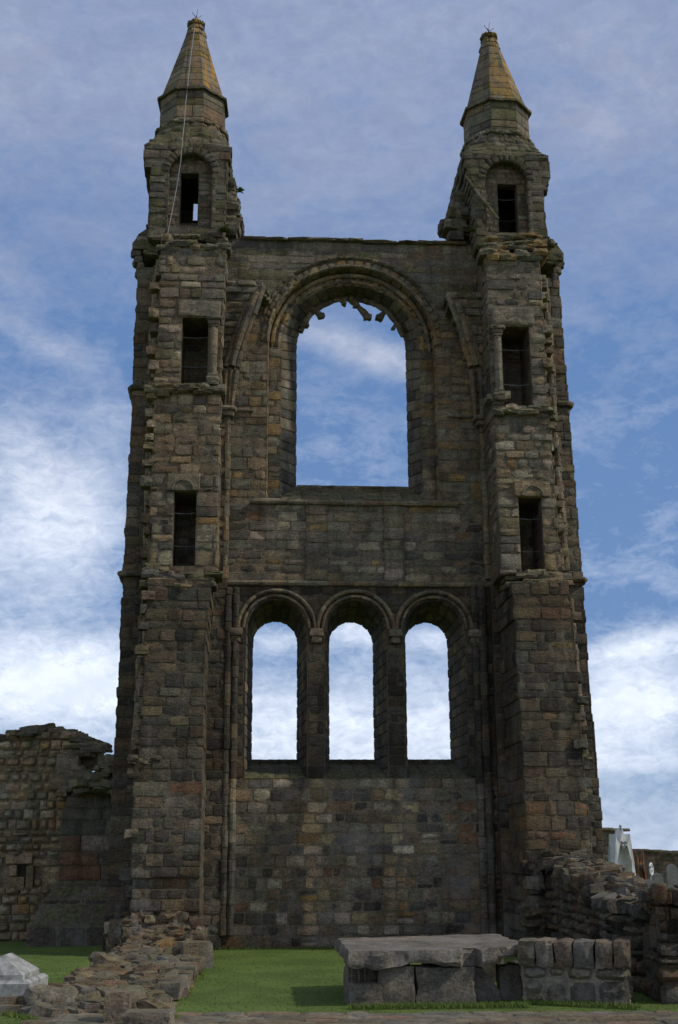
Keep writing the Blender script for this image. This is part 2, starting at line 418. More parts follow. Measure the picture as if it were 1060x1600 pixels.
def tube(sm, pts, r, col, n=10, joint=0, pal=None, jr=.004, cap=True, rough=.0):
    """a round moulding along a path; joint > 0 cuts it into stones of that length"""
    L = [0]
    for p, q in zip(pts, pts[1:]): L.append(L[-1]+(q-p).length)
    def pos(s):
        for i in range(len(pts)-1):
            if s <= L[i+1] or i == len(pts)-2:
                t = (s-L[i])/max(1e-6, L[i+1]-L[i]); return pts[i].lerp(pts[i+1], t), (pts[i+1]-pts[i]).normalized()
    segs = [0]
    if joint:
        while segs[-1] < L[-1]-joint*.5: segs.append(min(L[-1], segs[-1]+joint*rng.uniform(.75, 1.25)))
        segs[-1] = L[-1]
    else: segs.append(L[-1])
    ref = Vector((0, 0, 1)) if abs((pts[-1]-pts[0]).normalized().z) < .8 else N
    for s0, s1 in zip(segs, segs[1:]):
        k = max(1, int((s1-s0)/(.12 if joint else .1))) if len(pts) > 2 or joint else 1
        ss = [s0+(s1-s0)*i/k for i in range(k+1)]
        rr = [1.0]*len(ss)
        if joint: e_ = min(.012, (s1-s0)*.1); ss = [s0, s0+e_]+ss[1:-1]+[s1-e_, s1]; rr = [.86, 1]+[1]*(len(ss)-4)+[1, .86]
        cc = pal(0, pos((s0+s1)/2)[0].z) if pal else col
        dr = rng.uniform(-jr, jr); vs = []
        off = Vector((rng.uniform(-1, 1), rng.uniform(-1, 1), 0))*jr
        for s, q in zip(ss, rr):
            p, t = pos(s); a = t.cross(ref).normalized(); b = t.cross(a).normalized()
            rad = (r(s/L[-1]) if callable(r) else r)
            for i in range(n):
                th = 2*math.pi*i/n; x = rad*q+dr
                if rough: x += rough*noise.noise(p*9+Vector((math.cos(th), math.sin(th), 0))*2)
                vs.append(p+off+a*math.cos(th)*x+b*math.sin(th)*x)
        fs = [(i*n+j, i*n+(j+1) % n, (i+1)*n+(j+1) % n, (i+1)*n+j) for i in range(len(ss)-1) for j in range(n)]
        if cap: fs += [tuple(range(n))[::-1], tuple(range((len(ss)-1)*n, len(ss)*n))]
        sm.add(vs, fs, cc)
def ring(sm, cu, cv, r_0, r_1, w, a0, a1, n, pal, thick=.1, d=(.01, .035), rough=.012, inner=True, bev=.022, outer=True):
    """voussoirs of an arch lying in the wall plane"""
    rm = (r_0+r_1)/2
    P = lambda th, r, ww: Wd(cu+r*math.cos(th), cv+r*math.sin(th), ww)
    k = 48
    for i in range(k):
        t0, t1 = lerp(a0, a1, i/k), lerp(a0, a1, (i+1)/k)
        hexa(sm, [P(t0, r_0+.02, w-thick), P(t0, r_1-.02, w-thick), P(t1, r_1-.02, w-thick), P(t1, r_0+.02, w-thick),
                  P(t0, r_0+.02, w-.03), P(t0, r_1-.02, w-.03), P(t1, r_1-.02, w-.03), P(t1, r_0+.02, w-.03)], MORTAR)
    ts = [a0]
    for i in range(n): ts.append(ts[-1]+rng.uniform(.75, 1.25))
    ts = [a0+(t-a0)*(a1-a0)/(ts[-1]-a0) for t in ts]
    for t0, t1 in zip(ts, ts[1:]):
        c = pal(cu, cv+r_1)
        g = .007
        stone(sm, lambda a, b, h: P(a/rm, b, w-.01+h), t0*rm+g, t1*rm-g, r_0, r_1, c, rng.uniform(*d), rough, bev, .09)
        if inner: stone(sm, lambda a, b, h: P(a/rm, r_0-h+.01, b), t0*rm+g, t1*rm-g, w-thick, w, c, .008, rough*.6, bev, .09)
        if outer: stone(sm, lambda a, b, h: P(a/rm, r_1+h-.01, b), t0*rm+g, t1*rm-g, w-thick, w, c, .008, rough*.6, bev, .09)
def arch_path(cu, vs, v0, r, n=28, cv=None):
    """sill level v0 up the left jamb, over the arch, down the right jamb"""
    cv = vs if cv is None else cv
    pts = [(cu-r, lerp(v0, cv, i/20)) for i in range(20)]
    pts += [(cu-r*math.cos(math.pi*i/n), cv+r*math.sin(math.pi*i/n)) for i in range(n+1)]
    pts += [(cu+r, lerp(cv, v0, (i+1)/20)) for i in range(20)]
    return pts
def reveal(sm, pf, pb, wf, wb, pal, course=.29, dsize=(.3, .6), rough=.014):
    """lining of an opening from the front curve pf to the back curve pb"""
    n = len(pf)
    L = [0]
    for p, q in zip(pf, pf[1:]): L.append(L[-1]+math.hypot(q[0]-p[0], q[1]-p[1]))
    mid = sum(p[0] for p in pf)/n
    def fr(a):
        a = max(0, min(L[-1], a))
        for i in range(n-1):
            if a <= L[i+1] or i == n-2:
                t = (a-L[i])/max(1e-6, L[i+1]-L[i])
                f = (lerp(pf[i][0], pf[i+1][0], t), lerp(pf[i][1], pf[i+1][1], t)); b = (lerp(pb[i][0], pb[i+1][0], t), lerp(pb[i][1], pb[i+1][1], t))
                tx, ty = pf[i+1][0]-pf[i][0], pf[i+1][1]-pf[i][1]; l = math.hypot(tx, ty)
                return f, b, (ty/l, -tx/l)
    dep = wf-wb
    def mp(a, b, h):
        f, g, nr = fr(a); t = b/dep
        return Wd(lerp(f[0], g[0], t)+nr[0]*(h-.01), lerp(f[1], g[1], t)+nr[1]*(h-.01), wf-b)
    for i in range(n-1):
        def off(p, i, k=.04):
            i0, i1 = max(0, i-1), min(n-1, i+1)
            tx, ty = pf[i1][0]-pf[i0][0], pf[i1][1]-pf[i0][1]; l = math.hypot(tx, ty); return (p[0]-ty/l*k, p[1]+tx/l*k)
        a, b, c, d_ = off(pf[i], i), off(pf[i+1], i+1), off(pb[i+1], i+1), off(pb[i], i)
        e, f_, = off(pb[i], i, .5), off(pb[i+1], i+1, .5)
        V = [Wd(*a, wf-.02), Wd(*b, wf-.02), Wd(*c, wb), Wd(*d_, wb), Wd(*e, wb-.002), Wd(*f_, wb-.002)]
        g1, g2 = off(pf[i], i, .28), off(pf[i+1], i+1, .28)
        sm.add(V+[Wd(*g1, wf-.05), Wd(*g2, wf-.05)], [(0, 1, 2, 3), (3, 2, 5, 4), (0, 6, 7, 1)], MORTAR)
    cs = [0]
    while cs[-1] < L[-1]-course*.6: cs.append(cs[-1]+course*rng.uniform(.8, 1.2))
    cs = [c*L[-1]/cs[-1] for c in cs]
    for a0, a1 in zip(cs, cs[1:]):
        ds = split(0, dep, *dsize); _, _, nr = fr((a0+a1)/2); f = fr((a0+a1)/2)[0]
        for b0, b1 in zip(ds, ds[1:]):
            stone(sm, mp, a0+.006, a1-.006, b0+.005, b1-.005, pal(f[0], f[1]), rng.uniform(0, .012), rough*.6, .010, .11)
def cut(ivs, lo, hi):
    out = []
    for (a, b, l, r) in ivs:
        if hi <= a or lo >= b: out.append((a, b, l, r)); continue
        if lo > a: out.append((a, lo, l, False))
        if hi < b: out.append((hi, b, False, r))
    return out

# ------------------------------------------------------------------ levels of the gable
V_TOP = QV(540, 377)
V_STR1 = QV(550, 912); V_STR2 = QV(550, 786); V_LSILL = QV(550, 1216)
V_CORN = QV(300, 385, 1.5)
U1, U2 = QU(397, 850), QU(713, 850)
LC = [QU(432, 1080, -.8), QU(553, 1080, -.8), QU(676, 1080, -.8)]
sp_ = (LC[2]-LC[0])/2; LC = [LC[1]-sp_, LC[1], LC[1]+sp_]
PIERS = [QU(362, 1100), LC[0]+sp_/2, LC[1]+sp_/2, QU(740, 1100)]
L_RF, L_RB, L_T = .76, .58, 1.7
L_SPF = QV(553, 938)-L_RF; L_SPB = QV(553, 974, -L_T)-L_RB
L_VB = QV(553, 1190, -L_T)
WC = QU(549, 650, -.4); W_RF = 1.93; W_RO = 2.30; W_T = 1.15
V_WINSPR = QV(549, 432)-W_RF-.12
W_RB = (QU(634, 620, -W_T)-QU(465, 620, -W_T))/2; WCB = (QU(634, 620, -W_T)+QU(465, 620, -W_T))/2
W_SPB = QV(549, 470, -W_T)-W_RB
W_SILLB = QV(549, 764, -W_T); W_SILLF = V_STR2+.12
print('levels', V_TOP, V_CORN, V_STR2, V_STR1, V_LSILL, 'lancets', LC, L_SPF, L_SPB, L_VB, 'window', WC, W_RB, WCB, V_WINSPR, W_SPB, W_SILLB)

GB = empty('ruined_gable', Wd(0, 0, 0), 'tall ruined sandstone church gable with twin spired towers, open round-arched window and three lancets', 'ruin')

# main wall -------------------------------------------------------
UL, UR = QU(338, 900), QU(782, 900)
def main_iv(va, vb):
    iv = [(UL, UR, False, False)]; vm = (va+vb)/2
    for c in LC:
        if vb > V_LSILL+.1:
            if vm < L_SPF: iv = cut(iv, c-L_RF-.06, c+L_RF+.06)
            else:
                y = va-L_SPF; rr = L_RF+.1
                if y < rr: x = math.sqrt(max(0, rr*rr-max(0, y)**2)); iv = cut(iv, c-x, c+x)
    if vm > W_SILLF:
        if vm < V_WINSPR: iv = cut(iv, WC-W_RO-.03, WC+W_RO+.03)
        else:
            y = va-V_WINSPR; rr = W_RO+.1
            if y < rr: x = math.sqrt(max(0, rr*rr-max(0, y)**2)); iv = cut(iv, WC-x, WC+x)
    return iv
CMP[0] = .0; sm = SM()
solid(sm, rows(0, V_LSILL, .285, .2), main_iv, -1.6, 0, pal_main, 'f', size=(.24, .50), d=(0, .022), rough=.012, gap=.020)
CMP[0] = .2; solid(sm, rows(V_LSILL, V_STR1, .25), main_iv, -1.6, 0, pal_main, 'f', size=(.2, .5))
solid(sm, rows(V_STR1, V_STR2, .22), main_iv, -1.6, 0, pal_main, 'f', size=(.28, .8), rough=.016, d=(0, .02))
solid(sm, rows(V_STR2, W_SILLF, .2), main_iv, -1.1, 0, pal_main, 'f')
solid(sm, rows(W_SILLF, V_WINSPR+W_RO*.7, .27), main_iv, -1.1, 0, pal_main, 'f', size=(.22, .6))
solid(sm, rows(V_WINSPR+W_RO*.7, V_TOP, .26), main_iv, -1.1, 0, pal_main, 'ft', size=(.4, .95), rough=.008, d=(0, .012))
# back of the wall: plain masonry seen only from behind
wall = obj('wall', sm, M_STONE, GB)
# mossy cap on the wall head
sm = SM()
x = QU(378, 375)
while x < QU(690, 380):
    l = rng.uniform(.25, 1.1); flump(sm, x+l/2, V_TOP+rng.uniform(-.02, .02), -.5, l*1.02, 1.2, .10, pick(moss=4, grey=2, ochre=.3), .06, .12, .01, 5); x += l
obj('coping', sm, M_STONE, GB)

# lancets ---------------------------------------------------------
def pal_arch(u, v): return pick(grey=3, tan=2, brown=3, pale=.8, slate=1.5, pink=.5)
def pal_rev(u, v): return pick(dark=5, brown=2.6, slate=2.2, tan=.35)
for i, c in enumerate(LC):
    ln = SM()
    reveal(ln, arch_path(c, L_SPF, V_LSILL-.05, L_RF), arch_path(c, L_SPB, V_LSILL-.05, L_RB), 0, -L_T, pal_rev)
    lo = obj('lancet_window', ln, M_STONE, GB)
    rg = SM()
    al = math.acos(min(1, (sp_/2)/1.06))+.0
    a0 = al if i < 2 else 0.0; a1 = math.pi-(al if i > 0 else 0)
    ring(rg, c, L_SPF, L_RF, L_RF+.17, .0, .0, math.pi, 17, pal_rev, .12, (.0, .02))
    a0 = math.acos(min(1, sp_/2/(L_RF+.30))) if i < 2 else 0; a1 = math.pi-math.acos(min(1, sp_/2/(L_RF+.30))) if i > 0 else math.pi
    ring(rg, c, L_SPF, L_RF+.17, L_RF+.30, .06, a0, a1, 14, pal_arch, .12, (.0, .02))
    for rr, w_, t_ in ((L_RF+.10, .035, .045), (L_RF+.235, .085, .05)):
        b0 = math.acos(min(1, sp_/2/rr)) if (i < 2 and rr > sp_/2) else 0; b1 = math.pi-(math.acos(min(1, sp_/2/rr)) if (i > 0 and rr > sp_/2) else 0)
        tube(rg, [Wd(c+rr*math.cos(lerp(b0, b1, t/26)), L_SPF+rr*math.sin(lerp(b0, b1, t/26)), w_) for t in range(27)], t_, None, 8, .3, pal_arch)
    obj('arch_moulding', rg, M_STONE, lo)
    sl_ = SM()                        # sloping sill
    k = 6
    for a in range(4):
        x0, x1 = lerp(c-L_RF, c+L_RF, a/4), lerp(c-L_RF, c+L_RF, (a+1)/4)
        for b in range(4):
            def mp(a_, b_, h): t = b_/L_T; return Wd(a_, lerp(V_LSILL+.02, L_VB, t**.8)+h, -b_)
            stone(sl_, mp, x0+.004, x1-.004, L_T*b/4+.004, L_T*(b+1)/4-.004, pick(moss=2, dark=3, slate=2), 0, .02, .02, .12)
    box(sl_, Wd, c-L_RF-.02, c+L_RF+.02, V_LSILL-.3, V_LSILL, -L_T, -.03, MORTAR)
    box(sl_, Wd, c-L_RB-.2, c+L_RB+.2, V_LSILL, L_VB-.06, -L_T, -L_T*.9, MORTAR)
    for a in range(6):
        x0 = lerp(c-L_RB-.05, c+L_RB+.05, a/6); flump(sl_, x0+.1, L_VB-.02, -L_T+.12, .26, .3, .12, pick(dark=3, slate=2), .08, .2, .03)
    obj('window_sill', sl_, M_STONE, lo)
# impost blocks and nook shafts of the lancet arcade
for u in (LC[0]-sp_/2-.02, LC[0]+sp_/2, LC[1]+sp_/2, LC[2]+sp_/2+.02):
    cp = SM(); flump(cp, u, L_SPF-.12, .09, .34, .26, .20, pick(grey=2, brown=2, tan=1), .08, .2, .02)
    flump(cp, u, L_SPF-.30, .06, .24, .2, .16, pick(grey=2, brown=2), .1, .3, .02)
    obj('impost', cp, M_STONE, GB)

# great window ----------------------------------------------------
gw = SM()
def pal_win(u, v): return pick(tan=5, ochre=3.2, grey=3, brown=2.5, slate=.8) if v < V_WINSPR+1.9 else pick(tan=2, ochre=1.2, grey=3, brown=3, slate=1.5)
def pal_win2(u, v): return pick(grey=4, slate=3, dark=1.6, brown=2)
reveal(gw, arch_path(WC, V_WINSPR, W_SILLF-.02, W_RO), arch_path(WC, V_WINSPR, W_SILLF-.02, W_RO-.02), .0, -.32, pal_win, .3, (.2, .4))
# inner order in the plane w = -.32
def order_iv(va, vb):
    vm = (va+vb)/2
    if vm < V_WINSPR: return [(WC-W_RO-.05, WC-W_RF, False, False), (WC+W_RF, WC+W_RO+.05, False, False)]
    return []
solid(gw, rows(W_SILLF, V_WINSPR, .30), order_iv, -W_T, -.32, pal_win, 'f', size=(.2, .45))
ring(gw, WC, V_WINSPR, W_RF, W_RO+.1, -.32, 0, math.pi, 26, pal_win, .2)
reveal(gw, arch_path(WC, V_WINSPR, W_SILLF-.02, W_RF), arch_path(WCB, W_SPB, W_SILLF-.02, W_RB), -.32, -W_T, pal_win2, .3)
wn = obj('great_window', gw, M_STONE, GB)
am = SM()
ring(am, WC, V_WINSPR, W_RO, W_RO+.24, .03, 0, math.pi, 30, pal_win, .14)
ring(am, WC, V_WINSPR+.03, W_RO+.24, W_RO+.34, .06, R(18), R(162), 26, lambda u, v: pick(grey=4, moss=2, brown=2), .16, rough=.02)
for rr, w_, t_ in ((W_RO-.09, -.28, .07), (W_RO+.06, .03, .045), (W_RF+.1, -.32, .05)):
    pts = [Wd(WC+rr*math.cos(math.pi*t/40), V_WINSPR+rr*math.sin(math.pi*t/40), w_) for t in range(41)]
    if rr < W_RO: pts = [Wd(WC+rr, W_SILLF, w_)]+pts+[Wd(WC-rr, W_SILLF, w_)]
    tube(am, pts, t_, None, 9, .32, pal_win, .008, rough=.01)
obj('arch_moulding', am, M_STONE, wn)
sl_ = SM()
for a in range(7):
    x0, x1 = lerp(WC-W_RF, WC+W_RF, a/7), lerp(WC-W_RF, WC+W_RF, (a+1)/7)
    for b in range(3):
        def mp(a_, b_, h): t = b_/W_T; return Wd(a_, lerp(W_SILLF-.02, W_SILLB, t)+h, -b_)
        stone(sl_, mp, x0+.005, x1-.005, W_T*b/3+.005, W_T*(b+1)/3-.005, pick(moss=2, tan=2, grey=3), 0, .02, .02, .12)
box(sl_, Wd, WC-W_RF, WC+W_RF, W_SILLF-.3, W_SILLF-.05, -W_T, -.02, MORTAR)
box(sl_, Wd, WCB-W_RB-.3, WCB+W_RB+.3, W_SILLF-.3, W_SILLB-.04, -W_T, -W_T*.8, MORTAR)
for a in range(9):
    flump(sl_, lerp(WCB-W_RB, WCB+W_RB, (a+.5)/9), W_SILLB-.02, -W_T+.1, .37, .28, .09, pick(moss=2, grey=3, dark=1), .06, .2, .02)
obj('window_sill', sl_, M_STONE, wn)
# tracery stubs round the window head
def stub(pixs, r_a, r_b, w=-W_T+.18):
    s_ = SM(); pts = [Wd(*Q(x, y, w), w) for x, y in pixs]
    tube(s_, pts, lambda t: lerp(r_a, r_b, t)*(1+.25*math.sin(t*9)), pick(grey=2, slate=2), 6, 0, rough=.03)
    flump(s_, *Q(*pixs[-1], w), w, r_b*2.5, .2, r_b*1.9, pick(grey=2, slate=2), .18, .2, .4)
    obj('tracery_stub', s_, M_STONE, wn)
stub([(468, 512), (478, 500), (480, 510)], .12, .04); stub([(482, 482), (492, 484), (502, 494)], .11, .08)
stub([(533, 468), (538, 475)], .1, .05); stub([(553, 466), (556, 478)], .1, .05)
stub([(545, 462), (556, 474), (566, 486), (575, 496)], .12, .085); stub([(612, 480), (603, 486), (593, 497)], .12, .08)
stub([(628, 512), (620, 505), (615, 513)], .12, .04)
cusp = SM()                          # remaining fillet of the window head
pts = [Wd(WCB+(W_RB-.02)*math.cos(R(a)), W_SPB+(W_RB-.02)*math.sin(R(a)), -W_T+.2) for a in range(14, 168, 5)]
tube(cusp, pts, .085, None, 6, .45, pal_win2, .012, rough=.03)
obj('window_fillet', cusp, M_STONE, wn)

# string courses --------------------------------------------------
def string(pa, pb, w, r=.07, name='string_course', parent=GB, pal=None):
    s_ = SM(); v = (QV(*pa, w)+QV(*pb, w))/2; a, b = QU(*pa, w), QU(*pb, w)
    tube(s_, [Wd(a, v, w), Wd(b, v, w)], r, None, 8, .55, pal or (lambda u, v: pick(grey=3, tan=2, brown=1)), .008, rough=.012)
    return obj(name, s_, M_STONE, parent)
string((344, 912), (768, 912), .04, .075)
s_ = string((395, 786), (716, 786), .04, .07)
s2 = SM(); box(s2, Wd, QU(397, 780), QU(716, 780), V_STR2, V_STR2+.1, -.1, .03, C['tan'])
# pilaster strips under the great window
for xa, xb in ((478, 512), (600, 632)):
    pl = SM(); ua, ub = QU(xa, 850), QU(xb, 850)
    solid(pl, rows(V_STR1+.08, V_STR2-.08, .3), lambda a, b: [(ua, ub, True, True)], -.02, .055, pal_main, 'flr', size=(.5, .9))
    obj('pilaster', pl, M_STONE, GB)

# wall shafts in the re-entrant corners ---------------------------
def pal_shaft(u, v): return zone(pick(brown=2, slate=3, dark=2, grey=1) if v < V_STR1 else pick(grey=4, brown=2, tan=1), u, v)
def shafts(xs, y0, y1, r, w, name='wall_shaft', parent=GB, pal=pal_shaft):
    for x, ww in zip(xs, w if isinstance(w, (list, tuple)) else [w]*len(xs)):
        s_ = SM(); u = QU(x, (y0+y1)/2, ww)
        tube(s_, [Wd(u, QV(x, y1, ww), ww), Wd(u, QV(x, y0, ww), ww)], r, None, 10, .33, (lambda a, v, u=u: pal(u, v)), .01, rough=.012)
        obj(name, s_, M_STONE, parent)
shafts([352, 364], 918, 1462, .105, [.12, .06]); shafts([762, 750], 918, 1462, .105, [.12, .06])
shafts([353], 646, 905, .10, .12); shafts([759], 655, 905, .10, .12)
for xa in ((357, 640), (752, 655)):
    s_ = SM(); u, v = Q(*xa, .15)
    flump(s_, u, v, .15, .42, .4, .12, pick(grey=2, pale=1), .08, .2, .02); flump(s_, u, v-.14, .15, .3, .3, .14, pick(grey=2), .08, .35, .02)
    obj('capital', s_, M_STONE, GB)
string((372, 641), (396, 641), .04, .045); string((700, 650), (740, 650), .04, .045)

# vault springers -------------------------------------------------
def springer(mirror):
    g = SM()
    if not mirror: tipx, bot, top = [(362, 640), (367, 600), (372, 570), (382, 535), (394, 505), (406, 475), (412, 460)], 640, 446
    else: tipx, bot, top = [(745, 652), (740, 605), (735, 572), (722, 535), (712, 508), (700, 478), (694, 468)], 652, 462
    sgn = -1 if mirror else 1
    cor = QU(349 if not mirror else 764, 540)
    ev = poly([(QV(x, y, .5), QU(x, y, .5)) for x, y in tipx])
    v0, v1 = QV(tipx[0][0], bot, .5), QV(tipx[-1][0], top, .5); vcap = QV(370 if not mirror else 735, 572, .5)
    rs = rows(v0, v1, .21)
    def wf(v): t = (v-v0)/(v1-v0); return lerp(.18, .80, max(0, t)**.9)
    for va, vb in zip(rs, rs[1:]):
        vm = (va+vb)/2; e_ = ev(vm)-sgn*(.12 if vm < v1-.5 else .0)+rng.uniform(-.03, .03); w = wf(vm)
        a, b = (cor-.05, e_) if not mirror else (e_, cor+.05)
        if b-a < .1: continue
        box(g, Wd, a, b, va, vb, -.05, w-.02, MORTAR)
        lay(g, lambda x, y, h: Wd(x, y, w-.01+h), a, b, va, vb, pal_main, None, size=(.2, .5), rough=.03, d=(0, .05))
        uu = a if mirror else b; s2 = -1 if mirror else 1
        lay(g, lambda x, y, h: Wd(uu+s2*h, y, x), 0, w, va, vb, pal_main, uu, size=(.2, .5))
    # moulded rib: voussoirs bunched along the curved edge, ending broken at the top
    for k in range(3):
        pts = []
        for i in range(17):
            v = lerp(vcap, v1-(.15, .35, .7)[k], i/16); e_ = ev(v)-sgn*(.03+.135*k)
            if (e_-cor)*sgn < .06: e_ = cor+sgn*.06
            pts.append(Wd(e_, v, wf(v)+(.03, .09, .03)[k]))
        tube(g, pts, (.085, .10, .08)[k], None, 8, .40, lambda u, v: pick(grey=4, tan=2, brown=1.5, slate=.6), .012, rough=.02)
    # fluted cluster under it, drawing in to the wall shaft
    for k in range(3):
        pts = [Wd(lerp(ev(v)-sgn*.02, cor+sgn*.08, k/2.2), v, wf(v)+.05) for v in [lerp(v0, vcap-.1, q/6) for q in range(7)]]
        tube(g, pts, lambda t: lerp(.055, .085, t), None, 8, .5, lambda u, v: pick(grey=3, tan=1, slate=1, brown=1), .005, rough=.01)
    # ragged broken head
    e_ = ev(v1)
    for i in range(9):
        t = rng.random(); flump(g, lerp(cor, e_, t), v1+rng.uniform(-.12, .10)-.25*t, rng.uniform(.1, .5), rng.uniform(.25, .5), .4, rng.uniform(.08, .2), pick(grey=3, moss=2, tan=1), .18, .2, .15)
    tc_ = Q(366 if not mirror else 738, 560, .4)
    for i in range(3): flump(g, tc_[0]+(i-1)*.13*sgn, tc_[1]+(.02*i), .35, .2, .3, .1, pick(grey=2, moss=1), .15, .2, .1)
    return obj('vault_springer', g, M_STONE, GB)
springer(False); springer(True)

# ------------------------------------------------------------------ towers
def opening(ivs, va, vb, spec, w):
    vm = (va+vb)/2
    for (xl, xr, yt, yb) in spec:
        vt, vbt = QV((xl+xr)/2, yt, w), QV((xl+xr)/2, yb, w)
        if vbt-.02 < vm < vt+.02: ivs = cut(ivs, *(sorted((QU(xl, (yt+yb)/2, w), QU(xr, (yt+yb)/2, w)))))
    return ivs
def snap(rws, vals):
    out = list(rws)
    for v in vals:
        i = min(range(1, len(out)-1), key=lambda k: abs(out[k]-v)); out[i] = v
    return sorted(set(out))
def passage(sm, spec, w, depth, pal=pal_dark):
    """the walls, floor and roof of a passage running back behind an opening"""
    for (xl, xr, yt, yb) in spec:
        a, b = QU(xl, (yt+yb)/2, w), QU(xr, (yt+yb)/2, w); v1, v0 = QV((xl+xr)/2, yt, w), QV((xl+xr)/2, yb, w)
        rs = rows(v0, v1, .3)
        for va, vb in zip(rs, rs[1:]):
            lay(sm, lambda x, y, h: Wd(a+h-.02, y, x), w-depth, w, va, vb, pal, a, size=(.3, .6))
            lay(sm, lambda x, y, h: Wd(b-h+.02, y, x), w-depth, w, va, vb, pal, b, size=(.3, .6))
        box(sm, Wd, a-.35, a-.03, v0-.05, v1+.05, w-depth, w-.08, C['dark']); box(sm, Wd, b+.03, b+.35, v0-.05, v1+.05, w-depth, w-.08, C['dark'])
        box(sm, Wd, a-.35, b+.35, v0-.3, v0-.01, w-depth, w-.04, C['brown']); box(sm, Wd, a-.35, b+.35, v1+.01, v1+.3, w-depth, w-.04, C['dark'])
        box(sm, Wd, a-.35, b+.35, v0-.05, v1+.05, w-depth-.3, w-depth, C['black'])  # end wall painted black to stand in for deep shade in the passage
def net(spec, w, parent):
    for (xl, xr, yt, yb) in spec:
        a, b = QU(xl, (yt+yb)/2, w), QU(xr, (yt+yb)/2, w); v1, v0 = QV((xl+xr)/2, yt, w), QV((xl+xr)/2, yb, w)
        for t in (.28, .72):
            g = SM(); tube(g, [Wd(a, lerp(v0, v1, t), w-.12), Wd((a+b)/2, lerp(v0, v1, t)-.02, w-.12), Wd(b, lerp(v0, v1, t)+.01, w-.12)], .006, C['grey'], 5); obj('wire', g, M_NET, parent)
WU, WL = 1.45, 2.2                     # how far the broken arcade wall stands out: upper, lower
YB = 898                               # photo level of the break between the two

